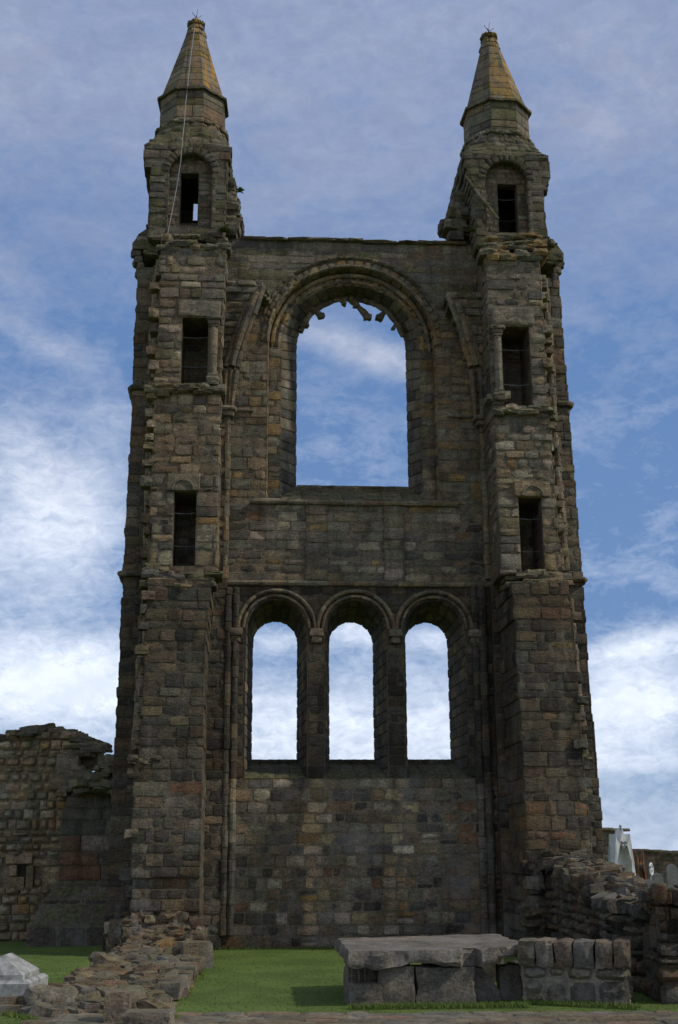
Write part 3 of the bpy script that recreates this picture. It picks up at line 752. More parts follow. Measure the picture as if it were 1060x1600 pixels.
def tower(side):
    L = side == 'l'
    t = SM(); kids = []
    if L:
        outer = edge([(160, 1478), (178, 1190), (192, 900), (207, 610), (214, 440), (216, 385)], .2)
        inner = UL+.3
        fu_l = edge([(251, 385), (247, 500), (242, 600), (236, 760), (233, 890)], WU); fu_r = edge([(355, 385), (346, 560), (340, 890)], WU)
        fl_l = edge([(230, 900), (222, 1100), (216, 1180), (210, 1200), (205, 1300), (200, 1490)], WL); fl_r = edge([(334, 900), (322, 1000), (316, 1250), (312, 1490)], WL)
        up_ops = [(284, 325, 496, 600), (271, 306, 768, 884)]
    else:
        outer = edge([(948, 1420), (943, 1290), (925, 1100), (911, 900), (887, 600), (874, 430), (872, 395)], .2)
        inner = UR-.3
        fu_l = edge([(758, 395), (765, 560), (774, 700), (783, 890)], WU); fu_r = edge([(845, 395), (855, 600), (868, 760), (880, 890)], WU)
        fl_l = edge([(798, 905), (806, 1000), (814, 1150), (822, 1300), (826, 1480)], WL); fl_r = edge([(888, 905), (900, 1000), (912, 1180), (925, 1300), (935, 1480)], WL)
        up_ops = [(786, 830, 510, 634), (813, 849, 777, 892)]
    vB = QV(300 if L else 840, YB, WU)
    vC = QV(300 if L else 815, 385 if L else 400, WU)
    # body (set back outer strip)
    def body_iv(va, vb):
        o_ = outer((va+vb)/2)+rng.uniform(-.02, .02)
        return [(o_, inner, True, False)] if L else [(inner, o_, False, True)]
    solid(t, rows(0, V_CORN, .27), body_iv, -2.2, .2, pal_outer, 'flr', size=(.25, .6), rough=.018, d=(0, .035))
    # lower part of the broken arcade wall
    base_v = 1.6 if L else 2.0
    def low_iv(va, vb):
        vm = (va+vb)/2; j = .03 if vm > base_v else .12
        a, b = fl_l(vm)+rng.uniform(-j, j), fl_r(vm)+rng.uniform(-.01, .01)
        return [(a, b, True, True)]
    solid(t, rows(0, QV(300, YB+6, WL), .27), low_iv, .1, lambda v: WL+(.0 if v > base_v else rng.uniform(-.12, .15)), pal_tower, 'flrt', size=(.22, .62), rough=.013, d=(0, .028), bev=.014)
    # upper part
    rs = rows(vB, vC, .25)
    vals = []
    for (xl, xr, yt, yb) in up_ops: vals += [QV((xl+xr)/2, yt, WU), QV((xl+xr)/2, yb, WU)]
    rs = snap(rs, vals)
    def up_iv(va, vb):
        vm = (va+vb)/2; j = .04
        a, b = fu_l(vm)+(rng.uniform(-j, j) if L else 0), fu_r(vm)+(0 if L else rng.uniform(-j, j))
        return opening([(a, b, True, True)], va, vb, up_ops, WU)
    solid(t, rs, up_iv, .1, WU, pal_tower, 'flrt', size=(.2, .58), rough=.022, d=(0, .045), bev=.018)
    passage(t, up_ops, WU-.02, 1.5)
    LATER = []
    tw = bpy.data.objects.new('tower', bpy.data.meshes.new('tower')); S.collection.objects.link(tw); tw.parent = GB; tw.location = (0, 0, 0)
    tw.location = Vector((0, 0, 0))-parent_loc(GB)
    tw['label'] = 'left tower with a pale cable down its spire' if L else 'right tower, its belfry door whole and cornice bracket on the right'
    net(up_ops, WU, tw)
    # worn ledges between the stages
    lg = t
    def ledge(xa, xb, y, w, n, sz=.3, pal=lambda: pick(grey=3, moss=2, tan=1.2, slate=1)):
        for i in range(n):
            x = lerp(xa, xb, (i+rng.uniform(.2, .8))/n); u, v = Q(x, y+rng.uniform(-4, 5), w)
            flump(lg, u, v-.02, w-.24, rng.uniform(.8, 1.5)*sz, rng.uniform(.55, .8), rng.uniform(.12, .24), pal(), .10, .22, .03)
    if L:
        ledge(232, 338, 900, WU+.25, 12, .4); ledge(232, 334, 912, WL-.15, 9, .4); ledge(232, 255, 890, WU+.1, 5, .3)
        ledge(240, 346, 606, WU+.05, 13, .3); ledge(236, 262, 612, WU+.02, 6, .35); ledge(250, 352, 384, WU-.05, 12, .34); ledge(258, 352, 372, WU-.3, 10, .36)
        ledge(204, 250, 1188, WL-.1, 6, .3, lambda: pick(dark=3, slate=2)); 
    else:
        ledge(788, 884, 898, WU+.2, 11, .4); ledge(800, 886, 912, WL-.2, 8, .4)
        ledge(776, 858, 640, WU+.05, 9, .34, lambda: pick(pale=2, grey=3)); ledge(768, 790, 620, WU, 6, .25, lambda: pick(pale=2, grey=3)); 
        ledge(770, 842, 372, WU-.25, 14, .38, lambda: pick(ochre=2.5, moss=3, grey=1)); ledge(762, 846, 384, WU-.15, 14, .36, lambda: pick(ochre=2, moss=3, grey=2)); ledge(758, 848, 398, WU, 12, .34, lambda: pick(ochre=1, moss=2, grey=3))
        ledge(878, 918, 1185, WL-.2, 6, .3, lambda: pick(dark=3, slate=2))
    # toothing stones left along the broken outer edge
    th = t
    ed, wv = (fl_l, -1) if L else (fl_r, 1)
    v = 1.4
    while v < QV(300, 905, WL)-.3:
        flump(th, ed(v)+wv*rng.uniform(-.08, .12), v, WL-rng.uniform(.1, .55), rng.uniform(.2, .36), rng.uniform(.3, .5), rng.uniform(.16, .26), pick(dark=3, slate=3, brown=2, grey=1), .10, .0, .04)
        v += rng.uniform(.28, .62)
    ed = fu_l if L else fu_r; v = vB+.2
    while v < vC-.3:
        flump(th, ed(v)+wv*rng.uniform(.0, .12), v, WU-rng.uniform(.1, .7), rng.uniform(.16, .3), rng.uniform(.3, .5), rng.uniform(.16, .28), pick(grey=3, pale=1, tan=2, brown=2), .12, .0, .05)
        v += rng.uniform(.22, .5)
    tmp = obj('tower_mesh', t, M_STONE); tw.data = tmp.data; bpy.data.objects.remove(tmp); tw.data.name = 'tower'
    # roll shafts on the outer side of the arcade wall
    xs = ((246, 236) if L else (868, 878))
    for k, x in enumerate(xs):
        for (y0, y1) in (((405, 590), (640, 880), (930, 1170)) if L else ((420, 640), (665, 880), (925, 1180))):
            g = SM(); w = .9-.35*k; ym = (y0+y1)/2
            e = (edge([(250, 400), (241, 600), (234, 880), (216, 1180)], 1.0) if L else edge([(850, 420), (866, 640), (884, 880), (915, 1180)], 1.0))
            pts = [Wd(e(QV(300, y, 1))+(-1 if L else 1)*.12*k, QV(300, y, 1), w) for y in (y1, ym, y0)]
            tube(g, pts, .1, None, 9, .3, lambda u, v: pick(grey=3, brown=2, tan=2, dark=1), .02, rough=.025)
            obj('shaft', g, M_STONE, tw)
    # string courses on the outer strip
    for y in ((606, 897) if L else (632, 906)):
        v = QV(200 if L else 900, y, .2); o_ = outer(v)
        g = SM(); s = -1 if L else 1
        tube(g, [Wd(o_+s*.06, v, -2.2), Wd(o_+s*.06, v, .26), Wd(o_-s*.75, v, .26)], .08, None, 8, .4, lambda u, v: pick(brown=2, grey=2, dark=1), .01, rough=.02)
        obj('string_course', g, M_STONE, tw)
    # carved lintels and the free column beside the upper opening
    lt = SM()
    x0, x1, y0, y1 = (260, 313, 739, 768) if L else (803, 861, 751, 777)
    a, b = QU(x0, y1, WU), QU(x1, y1, WU); v0, v1 = QV(x0, y1, WU), QV(x0, y0, WU)
    stone(lt, lambda x, y, h: Wd(x, y, WU+h), a, b, v0, v1, C['grey'] if L else C['tan'], .07, .012, .03, .06)
    c = (a+b)/2; pts = [Wd(c+.27*math.cos(R(q)), v0+.03+.27*math.sin(R(q)), WU+.075) for q in range(0, 181, 12)]
    tube(lt, pts, .03, C['grey'], 7)
    pts = [Wd(c+.2*math.cos(R(q)), v0+.03+.2*math.sin(R(q)), WU+.07) for q in range(0, 181, 12)]
    tube(lt, pts, .015, C['grey'], 6)
    obj('lintel', lt, M_STONE, tw); lt = SM()
    x0, x1, y0, y1 = (278, 345, 468, 495) if L else (768, 836, 478, 509)
    a, b = QU(x0, y1, WU), QU(x1, y1, WU); v0, v1 = QV(x0, y1, WU), QV(x0, y0, WU)
    stone(lt, lambda x, y, h: Wd(x, y, WU+h), a, b, v0, v1, C['grey'], .06, .02, .03, .06)
    obj('lintel', lt, M_STONE, tw)
    cl = SM()
    x, y0, y1 = (334, 513, 588) if L else (778, 527, 612)
    u = QU(x, (y0+y1)/2, WU)
    tube(cl, [Wd(u, QV(x, y1, WU), WU+.04), Wd(u, QV(x, y0, WU), WU+.04)], .10, None, 12, .5, lambda u, v: pick(pale=1, grey=2), .006, rough=.012)
    vt = QV(x, y0, WU); vb_ = QV(x, y1, WU)
    for dv, s, hh in ((.04, .24, .07), (.13, .30, .12), (.23, .40, .1)): flump(cl, u, vt+dv, WU+.02, s, s, hh, pick(grey=3, pale=1), .08, .2, .02)
    for dv, s, hh in ((.0, .26, .09), (-.1, .33, .12), (-.2, .3, .14)): flump(cl, u, vb_+dv, WU+.0, s, s, hh, pick(grey=3, pale=1), .1, .2, .02)
    obj('column', cl, M_STONE, tw)

    # cornice with its bracket ------------------------------------
    cn = SM(); s = -1 if L else 1
    if L: prof = [(207, 388), (207, 380), (216, 366), (228, 352), (233, 340)]
    else: prof = [(881, 406), (881, 396), (872, 380), (860, 370), (855, 362)]
    o_ = outer(V_CORN); P5 = [Q(x, y, .3) for x, y in prof]
    inn = P5[0][0]-s*2.3
    for (ua, va), (ub, vb) in zip(P5, P5[1:]):
        if vb-va < .02: continue
        # sloping weathering, three sides
        hexa(cn, [Wd(inn, va, .3+(0)), Wd(ua, va, .3), Wd(ua, va, -2.3), Wd(inn, va, -2.3), Wd(inn, vb, .3-abs(ub-P5[0][0])*.6), Wd(ub, vb, .3-abs(ub-P5[0][0])*.6), Wd(ub, vb, -2.3+abs(ub-P5[0][0])), Wd(inn, vb, -2.3)] if not L else
             [Wd(ua, va, .3), Wd(inn, va, .3), Wd(inn, va, -2.3), Wd(ua, va, -2.3), Wd(ub, vb, .3-abs(ub-P5[0][0])*.6), Wd(inn, vb, .3-abs(ub-P5[0][0])*.6), Wd(inn, vb, -2.3), Wd(ub, vb, -2.3+abs(ub-P5[0][0]))], C['moss'])
    for i in range(22):
        k = rng.randrange(len(P5)-1); q = rng.random(); u_, v_ = lerp(P5[k][0], P5[k+1][0], q), lerp(P5[k][1], P5[k+1][1], q)
        flump(cn, u_-s*.18, v_-.07, rng.uniform(-2.1, .1), .36, .6, .2, pick(grey=2, moss=4, slate=2), .12, .25, .06)
        flump(cn, u_-s*rng.uniform(.2, .7), v_-.08, .06, .45, .4, .2, pick(grey=2, moss=4, slate=2), .12, .25, .06)
    for w in (-1.9, -1.2, -.5, .12):
        for k in range(3): flump(cn, P5[0][0]-s*(.10+.07*k), P5[0][1]-.08-.2*k, w, .28-.05*k, .22, .2, pick(grey=2, brown=2, slate=2), .12, .25, .03)
    obj('cornice', cn, M_STONE, tw)

    # belfry turret ------------------------------------------------
    tu = SM(); WT = .75; WB = -1.75
    if L:
        bl = edge([(232, 350), (236, 262), (225, 258), (226, 222), (234, 206)], WT); br = edge([(350, 372), (352, 330), (356, 260), (364, 222), (358, 206)], WT)
        vb0, vt0 = QV(300, 372, WT), QV(300, 227, WT); nc, nr, ncr, dr_ = 297, 34, 240, (282, 310, 271, 353)
    else:
        bl = edge([(745, 372), (738, 300), (728, 260), (722, 230)], WT); br = edge([(855, 362), (850, 300), (858, 292), (860, 250), (846, 232), (830, 222)], WT)
        vb0, vt0 = QV(790, 385, WT), QV(790, 240, WT); nc, nr, ncr, dr_ = 792, 34, 252, (778, 808, 288, 363)
    cu = QU(nc, 300, WT); rn = nr/57.0; spv = QV(nc, ncr, WT)-rn; nb0 = QV(nc, dr_[3]+2, WT)
    def tur_iv(va, vb):
        vm = (va+vb)/2; iv = [(bl(vm)+rng.uniform(-.025, .025), br(vm)+rng.uniform(-.03, .03), True, True)]
        if vm > nb0:
            if vm < spv: iv = cut(iv, cu-rn-.02, cu+rn+.02)
            elif va-spv < rn+.08: x = math.sqrt(max(0, (rn+.08)**2-max(0, va-spv)**2)); iv = cut(iv, cu-x, cu+x)
        return iv
    trs = rows(vb0, vt0, .24)
    pt = lambda u, v: tuple(x*.85 for x in pick(grey=3, moss=4, slate=2, brown=1))
    solid(tu, trs, tur_iv, WT-.35, WT, pt, 'f', size=(.25, .55), rough=.02, d=(0, .04))
    # niche back wall with the door
    ddu = (QU(dr_[0], 310, WT-.3), QU(dr_[1], 310, WT-.3)); ddv = (QV(nc, dr_[3], WT-.3), QV(nc, dr_[2], WT-.3))
    def niche_iv(va, vb):
        iv = [(cu-rn-.15, cu+rn+.15, False, False)]; vm = (va+vb)/2
        return cut(iv, *ddu) if ddv[0] < vm < ddv[1] else iv
    pn = lambda u, v: pick(pink=4, tan=3, grey=2, brown=1, pale=1) if v > ddv[1]-.5 else pick(grey=3, tan=2, brown=2, pale=1, pink=1)
    solid(tu, snap(rows(nb0-.2, spv+rn+.1, .2), [ddv[0], ddv[1]]), niche_iv, WT-.6, WT-.28, pn, 'f', size=(.15, .42), rough=.018)
    ring(tu, cu, spv, rn, rn+.22, WT+.02, 0, math.pi, 13, pt, .3)
    solid(tu, rows(nb0, spv, .26), lambda a, b: [(cu-rn-.14, cu-rn, False, True), (cu+rn, cu+rn+.14, True, False)], WT-.35, WT+.01, pt, 'flr', size=(.1, .3))
    # sides and back of the hollow belfry
    for va, vb in zip(trs, trs[1:]):
        vm = (va+vb)/2; a, b = bl(vm), br(vm)
        hole = L and QV(305, 356, WB) < vm < QV(305, 318, WB)
        for (u_, s2) in ((a, -1), (b, 1)):
            bx = (u_+.04, u_+.4) if s2 < 0 else (u_-.4, u_-.04)
            box(tu, Wd, *bx, va, vb, WB, WT-.3, MORTAR)
            lay(tu, lambda x, y, h: Wd(u_+s2*(h-.01), y, x), WB, WT, va, vb, pt, u_, size=(.25, .6), rough=.02, d=(0, .04))
        segs = [(a, b)] if not hole else [(a, QU(301, 335, WB)+rng.uniform(-.04, .04)), (QU(309, 335, WB), b)]
        for (p, q) in segs:
            box(tu, Wd, p+.02, q-.02, va, vb, WB, WB+.4, C['dark']); lay(tu, lambda x, y, h: Wd(x, y, WB-h), p, q, va, vb, pt, None, size=(.3, .7))
    box(tu, Wd, bl(vt0-.1)+.1, br(vt0-.1)-.1, vt0-.12, vt0, WB+.05, WT-.05, MORTAR)
    box(tu, Wd, bl(vb0)+.1, br(vb0)-.1, vb0-.05, vb0+.05, WB+.05, WT-.05, MORTAR)
    # broken masonry clinging to the inner flank
    for i in range(46):
        if L: x, y = rng.uniform(350, 372), rng.uniform(285, 372); x = min(x, 350+(y-280)*.24)
        else: x, y = rng.uniform(690, 745), rng.uniform(300, 374); x = max(x, 728-(y-300)*.45)
        w = rng.uniform(-1.3, -.2); u, v = Q(x, y, w)
        flump(tu, u, v, w, rng.uniform(.35, .6), rng.uniform(.5, .9), rng.uniform(.22, .34), pt(u, v), .12, .2, .04)
    tr = obj('turret', tu, M_STONE, tw)
    if not L:
        g = SM(); tube(g, [Wd(*Q(x, y, WT+.05), WT+.05) for x, y in ((727, 275), (752, 308), (779, 342))], .05, C['moss'], 6, .4, lambda u, v: pick(grey=2, moss=2), rough=.01); obj('drip_moulding', g, M_STONE, tw)
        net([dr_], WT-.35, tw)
    # octagonal drum, eaves and spire ------------------------------
    wc = -.5
    if L: cx, e_y, d_y, tip_y, tipx, half, sh = 302.5, 168, 208, 37, 307, 56, -4
    else: cx, e_y, d_y, tip_y, tipx, half, sh = 774.5, 185, 222, 57, 764, 54.5, 3
    u_e, v_e = Q(cx, e_y, wc); Re = half/(1950/((Wd(u_e, v_e, wc)-Vector((0, 0, EYE))).dot(fwd)))*.985
    v_d = QV(cx, d_y, wc)-.35; v_t = QV(tipx, tip_y, wc)-.1; r_t = .2
    c8 = math.cos(math.pi/8); rot8 = R(-3 if L else 3)
    def octo(sm, vlo, vhi, rad, course, size, pal, off=0.0, **k):
        rs = rows(vlo, vhi, course)
        for va, vb in zip(rs, rs[1:]):
            ra, rb, rm = rad(va), rad(vb), rad((va+vb)/2)
            for i in range(8):
                an = rot8+math.pi/4*i+off
                nu, nw = math.sin(an), math.cos(an); tu_, tw_ = math.cos(an), -math.sin(an)
                hl = rm*c8*math.tan(math.pi/8)
                def mp(x, y, h, nu=nu, nw=nw, tu_=tu_, tw_=tw_):
                    q = rad(y)*c8+h; xx = x*rad(y)/rm; return Wd(u_e+nu*q+tu_*xx, y, wc+nw*q+tw_*xx)
                P = [Vector(mp(-hl, va, -.03)), Vector(mp(hl, va, -.03)), Vector(mp(hl, vb, -.03)), Vector(mp(-hl, vb, -.03))]
                sm.add(P, [(0, 1, 2, 3)], MORTAR)
                lay(sm, mp, -hl, hl, va, vb, lambda u, v: pal(i, v), 0, size=size, **k)
    dr = SM()
    octo(dr, v_d, v_e, lambda v: Re*.955, .3, (.35, .8), lambda i, v: pick(grey=5, slate=1, tan=1.2, moss=.8), rough=.005, d=(0, .008), gap=.008, bev=.008)
    obj('drum', dr, M_STONE, tw)
    # skirt from the square belfry up to the drum
    sk = SM(); a, b = bl(vt0-.1), br(vt0-.1); vs0 = vt0-.05; vs1 = QV(cx, 187 if L else 205, wc+Re)
    oct_pts = []
    for i in range(8):
        an = rot8+math.pi/4*(i+.5); oct_pts.append((u_e+math.sin(an)*Re*1.02, wc+math.cos(an)*Re*1.02))
    def sq_pt(an):
        x, w = math.sin(an), math.cos(an); k = 1/max(abs(x), abs(w)); x *= k; w *= k
        return (lerp(a, b, (x+1)/2), lerp(WB, WT, (w+1)/2))
    nrow = 5; nn = 40
    grid = []
    for r_ in range(nrow+1):
        t_ = r_/nrow; rowp = []
        for i in range(nn):
            an = 2*math.pi*i/nn
            s0 = sq_pt(an)
            f8 = (rot8+an)
            loc = ((an-rot8+math.pi/8) % (math.pi/4))-math.pi/8; rr = Re*1.0*c8/math.cos(loc)
            o8 = (u_e+math.sin(an)*rr, wc+math.cos(an)*rr)
            p = (lerp(s0[0], o8[0], t_), lerp(s0[1], o8[1], t_))
            rowp.append(Wd(p[0], lerp(vs0, vs1, t_**1.1)+rng.uniform(-.03, .03), p[1]))
        grid.append(rowp)
    cc_ = Wd(u_e, vs0, wc)
    for r_ in range(nrow):
        i = 0
        for i in range(nn):
            j = (i+1) % nn; sk.add([Vector(grid[r_][i]), Vector(grid[r_][j]), Vector(grid[r_+1][j]), Vector(grid[r_+1][i])], [(0, 1, 2, 3)], C['moss'])
        i = 0
        while i < nn:
            st_ = min(rng.choice((1, 2, 2, 3)), nn-i)
            def mp(a_, b_, h, i=i, st_=st_, r_=r_):
                q = max(0, min(st_, a_/.18)); k = min(int(q), st_-1); f = q-k
                A0, A1 = grid[r_][(i+k) % nn], grid[r_][(i+k+1) % nn]; B0, B1 = grid[r_+1][(i+k) % nn], grid[r_+1][(i+k+1) % nn]
                p = A0.lerp(A1, f).lerp(B0.lerp(B1, f), b_/.22); o_ = p-cc_; o_.z = 0; o_.normalize()
                return p+(o_*.6+Z*.8)*h
            stone(sk, mp, .008, .18*st_-.008, .006, .214, pick(moss=4, grey=2, slate=1), rng.uniform(.01, .06), .03, .02, .07, -.02)
            i += st_
    obj('skirt', sk, M_STONE, tw)
    ea = SM(); ea2 = SM()
    for i in range(8):
        an0, an1 = rot8+math.pi/4*(i-.5), rot8+math.pi/4*(i+.5)
        for j in range(6):
            q0, q1 = j/6, (j+.96)/6; RR = Re*1.05
            p = lambda q, r: (u_e+lerp(math.sin(an0), math.sin(an1), q)*r, wc+lerp(math.cos(an0), math.cos(an1), q)*r)
            (x0, w0), (x1, w1), (x2, w2), (x3, w3) = p(q0, RR), p(q1, RR), p(q1, Re*.7), p(q0, Re*.7)
            dz = rng.uniform(-.015, .02)
            hexa(ea, [Wd(x0, v_e-.03+dz, w0), Wd(x1, v_e-.03+dz, w1), Wd(x2, v_e-.03, w2), Wd(x3, v_e-.03, w3), Wd(x0, v_e+.04+dz, w0), Wd(x1, v_e+.04+dz, w1), Wd(x2, v_e+.12, w2), Wd(x3, v_e+.12, w3)], pick(moss=3, slate=2, grey=1))
            (x0, w0) = p((q0+q1)/2, Re*.985); flump(ea2, x0, vs1+rng.uniform(-.02, .03), w0, .2, .2, .12, pick(grey=2, pale=1, moss=1), .15, .3, .1)
    obj('eaves', ea, M_STONE, tw); obj('drum_base', ea2, M_STONE, tw)
    spx = QU(tipx, tip_y, wc)-u_e
    sp2 = SM()
    octo(sp2, v_e+.02, v_t-.45, lambda v: lerp(Re*.97, r_t, ((v-v_e)/(v_t-v_e))**.97), .3, (.4, .8), lambda i, v: tuple(x*.9 for x in pick(grey=5, slate=1.5, moss=3.5)), rough=.003, d=(0, .003), gap=.006, bev=.006)
    octo(sp2, v_t-.45, v_t, lambda v: lerp(Re*.97, r_t, ((v-v_e)/(v_t-v_e))**.97)*1.0+.02, .2, (.1, .3), lambda i, v: pick(grey=3, slate=2, moss=2), rough=.02, d=(0, .03))
    for k in range(12):
        an = k*math.pi/6; flump(sp2, u_e+math.sin(an)*.17, v_t+.02, wc+math.cos(an)*.17, .17, .2, .12, pick(moss=3, dark=2), .2, .4, .2)
    flump(sp2, u_e, v_t+.03, wc, .34, .34, .14, C['moss'], .15, .4, .1)
    # lean the spire very slightly the way the photo shows
    sh_ = [Vector(p)+U*(spx*((Vector(p).z-v_e)/(v_t-v_e))) for p in sp2.v]; sp2.v = sh_
    obj('spire', sp2, M_SPIRE, tw)
    tipw = Wd(u_e+spx, v_t, wc)
    rd = SM(); q = tipw
    tube(rd, [q, q+Z*.36], .014, C['dark'], 6)
    for dx, dz, dy in ((-.13, .22, 0), (.17, .13, 0), (.03, .3, .05), (-.02, .2, -.1)): tube(rd, [q+Z*.27, q+Z*(.27+dz)+U*dx+N*dy], .009, C['dark'], 5)
    obj('lightning_rod', rd, M_METAL, tw)
    if L:
        cb_ = SM()
        pts = []
        for x, y in ((304.5, 42), (301, 70), (297, 100), (294, 130), (292, 150)):
            w = wc+Re*.9
            for _ in range(6):
                u, v = Q(x, y, w); t_ = max(0, min(1, (v-v_e)/(v_t-v_e))); w = wc+lerp(Re*.97, r_t+.02, t_**.97)*c8+.035
            pts.append(Wd(*Q(x, y, w), w))
        for x, y, w in ((290.5, 160, wc+Re*1.1), (289, 185, .72), (286, 215, .9), (283, 250, .95), (277, 290, .98), (269, 332, 1.0), (262, 366, 1.05)): pts.append(Wd(*Q(x, y, w), w))
        tube(cb_, pts, .009, C['pale'], 6); obj('lightning_cable', cb_, M_CABLE, tw)
    return tw
tower('l'); tower('r')
#@@REST
# ------------------------------------------------------------------ lawn, path
def grass_mat():
    mt, T, b = base_mat('grass', .95)
    ge = T.node('ShaderNodeNewGeometry'); P = ge.outputs['Position']
    c = T.mix(T.mapr(T.noise(P, .7, 5, .6), .35, .65), (.085, .135, .022), (.130, .185, .036))
    c = T.mix(T.mapr(T.noise(P, 9, 5, .7), .3, .7), T.mix(1.0, c, (.7, .72, .7), 'MULTIPLY'), c)
    c = T.mix(T.m('MULTIPLY', T.mapr(T.noise(P, 2.2, 5, .7), .56, .7), .5), c, (.11, .12, .035))
    c = T.mix(T.m('MULTIPLY', T.mapr(T.noise(P, 1.3, 6, .75, .5), .52, .66), .6), c, (.070, .10, .020))
    c = T.mix(T.mapr(T.noise(P, 38, 2, .5), .735, .75), c, (.45, .45, .38))
    T.link(c, b.inputs['Base Color'])
    bp = T.node('ShaderNodeBump'); bp.inputs['Strength'].default_value = .8; bp.inputs['Distance'].default_value = .03
    T.link(T.noise(P, 45, 4, .8), bp.inputs['Height']); T.link(bp.outputs[0], b.inputs['Normal'])
    return mt
M_GRASS = grass_mat()
def sheet(name, x0, x1, y0, y1, nx, ny, zf, mat):
    s_ = SM(); vs = []
    for j in range(ny+1):
        for i in range(nx+1):
            x, y = lerp(x0, x1, i/nx), lerp(y0, y1, j/ny); vs.append(Vector((x, y, zf(x, y))))
    fs = [(j*(nx+1)+i, j*(nx+1)+i+1, (j+1)*(nx+1)+i+1, (j+1)*(nx+1)+i) for j in range(ny) for i in range(nx)]
    s_.add(vs, fs, (1, 1, 1)); return obj(name, s_, mat)
def gz(x, y):
    k = max(0, min(1, (48-abs(y-28))/6))*max(0, min(1, (20-abs(x))/4))
    z = .03*noise.noise((x*.5, y*.5, 0))*k
    if y > 26 and x < -3: z += .0
    return z-.01
far_ = SM(); far_.add([Vector((-1500, -300, -.06)), Vector((1500, -300, -.06)), Vector((1500, 2500, -.06)), Vector((-1500, 2500, -.06))], [(0, 1, 2, 3)], (1, 1, 1))
tag(obj('ground', far_, M_GRASS), kind='structure')
tag(sheet('lawn', -24, 24, 0, 60, 96, 120, gz, M_GRASS), kind='structure')
PY = 18.75                             # where the paving begins, towards the camera
pav = SM()
box(pav, lambda x, y, z: Vector((x, z, y)), -4.2, 12, -.1, .012, 8, PY-.1, (.12, .10, .085))
y = PY
def pathedge(x): return PY+.12*noise.noise((x*.6, 3, 0))
ys = [PY]
while ys[-1] > 9: ys.append(ys[-1]-rng.uniform(.22, .42))
for ya, yb in zip(ys, ys[1:]):
    if yb < 15: lo, hi = .8, 1.4
    else: lo, hi = .3, .85
    for xa, xb in (lambda xs: zip(xs, xs[1:]))(split(-4.3+rng.uniform(0, .4), 12, lo, hi)):
        off = 0 if ya < PY else rng.uniform(-.12, .1)
        stone(pav, lambda a, b, h: Vector((a, b, .02+h)), xa+.01, xb-.01, yb+.008, ya-.008+off, pick(brown=3, grey=3, slate=2, pink=.2), rng.uniform(0, .02), .008, .02, .14)
M_PAVE = stone_mat('paving stone', .25, .6, .5, .25)
tag(obj('path', pav, M_PAVE), kind='structure')

# grass blades: fringe at feet of stones and tufts over the near lawn
gb = SM()
def blade(x, y, z0, h, lean=.5, w=.006):
    a = rng.uniform(0, 6.28); d = Vector((math.cos(a), math.sin(a), 0)); t = rng.uniform(0, 6.28)
    l = Vector((math.cos(t), math.sin(t), 0))*h*lean*rng.random(); p = Vector((x, y, z0)); k = rng.uniform(.7, 1.2)
    gb.add([p-d*w, p+d*w, p+l+Z*h], [(0, 1, 2)], (k, k, k))
def in_lawn(x, y): return y > PY-.02 or x < -4.3
for i in range(15000):
    dd = 17.8+15*rng.random()**1.6; px = rng.uniform(-20, 1080); x = (px-530)/F*dd*1.0
    if not in_lawn(x, dd): continue
    h = rng.uniform(.010, .024)*(1.4 if noise.noise((x*.8, dd*.8, 0)) > .15 else 1)
    blade(x, dd, gz(x, dd), h, .9, .004+.00025*dd)

# ------------------------------------------------------------------ loose rubble builder
def heap(sm, fx, fy, n, hz, size, palf, zmin=0.0, e=.22, nse=.16, flat=.55):
    for i in range(n):
        a, b = rng.random(), rng.random(); x, y = fx(a, b), fy(a, b); H = hz(a, b)
        if H < .04: continue
        s_ = rng.uniform(*size); q = rng.random()
        z = H*(1-q*q*.9)-s_*.12 if q < .8 else H*rng.random()
        lump(sm, Vector((x, y, z)), (s_*rng.uniform(.9, 1.7), s_*rng.uniform(.8, 1.2), s_*rng.uniform(.35, .75)*flat*1.6), palf(), None, nse, 3 if s_ < .25 else 4, e)
def rubp():
    c = pick(brown=3, pink=1.0, grey=3, tan=1.4, slate=1.4, rust=.5, ochre=.1); return tuple(x*.85 for x in c)
def rubd():
    c = pick(brown=3, rust=1.2, grey=1.5, slate=2, dark=3, red=.4, pale=.2); return tuple(x*.6 for x in c)

# rubble footing running from the left tower towards the camera
fo = SM()
def fx_(a, b): return lerp(-4.75, -2.95, a)+lerp(-.15, .35, b)
def hz_(a, b):
    base = lerp(.30, .07, b**.6)
    return base*(.55+.45*math.sin(math.pi*min(1, max(0, a*1.0))))*(1+.3*noise.noise((a*4, b*9, 0)))
core = []
nx_, ny_ = 14, 50
for j in range(ny_+1):
    for i in range(nx_+1):
        a, b = i/nx_, j/ny_; h = hz_(a, b)*.8 if 0 < i < nx_ else -.05
        core.append(Vector((fx_(a, b)+rng.uniform(-.04, .04), lerp(29.6, 18.6, b), h+rng.uniform(-.04, .04))))
fo.add(core, [(j*(nx_+1)+i, j*(nx_+1)+i+1, (j+1)*(nx_+1)+i+1, (j+1)*(nx_+1)+i) for j in range(ny_) for i in range(nx_)], (.16, .125, .09))
heap(fo, fx_, lambda a, b: lerp(29.9, 18.6, b), 620, hz_, (.14, .40), rubp, nse=.2, e=.3, flat=.7)
heap(fo, fx_, lambda a, b: lerp(29.9, 18.6, b), 2300, hz_, (.05, .16), rubp, nse=.2, e=.3, flat=.8)
for i in range(75):
    a, b = rng.uniform(.02, .95), rng.random()**.8; s_ = rng.uniform(.2, .42)
    lump(fo, Vector((fx_(a, b), lerp(29.4, 18.9, b), hz_(a, b)+s_*.05)), (s_*rng.uniform(1, 1.5), s_, s_*rng.uniform(.5, .8)), rubp(), None, .2, 6, .28)
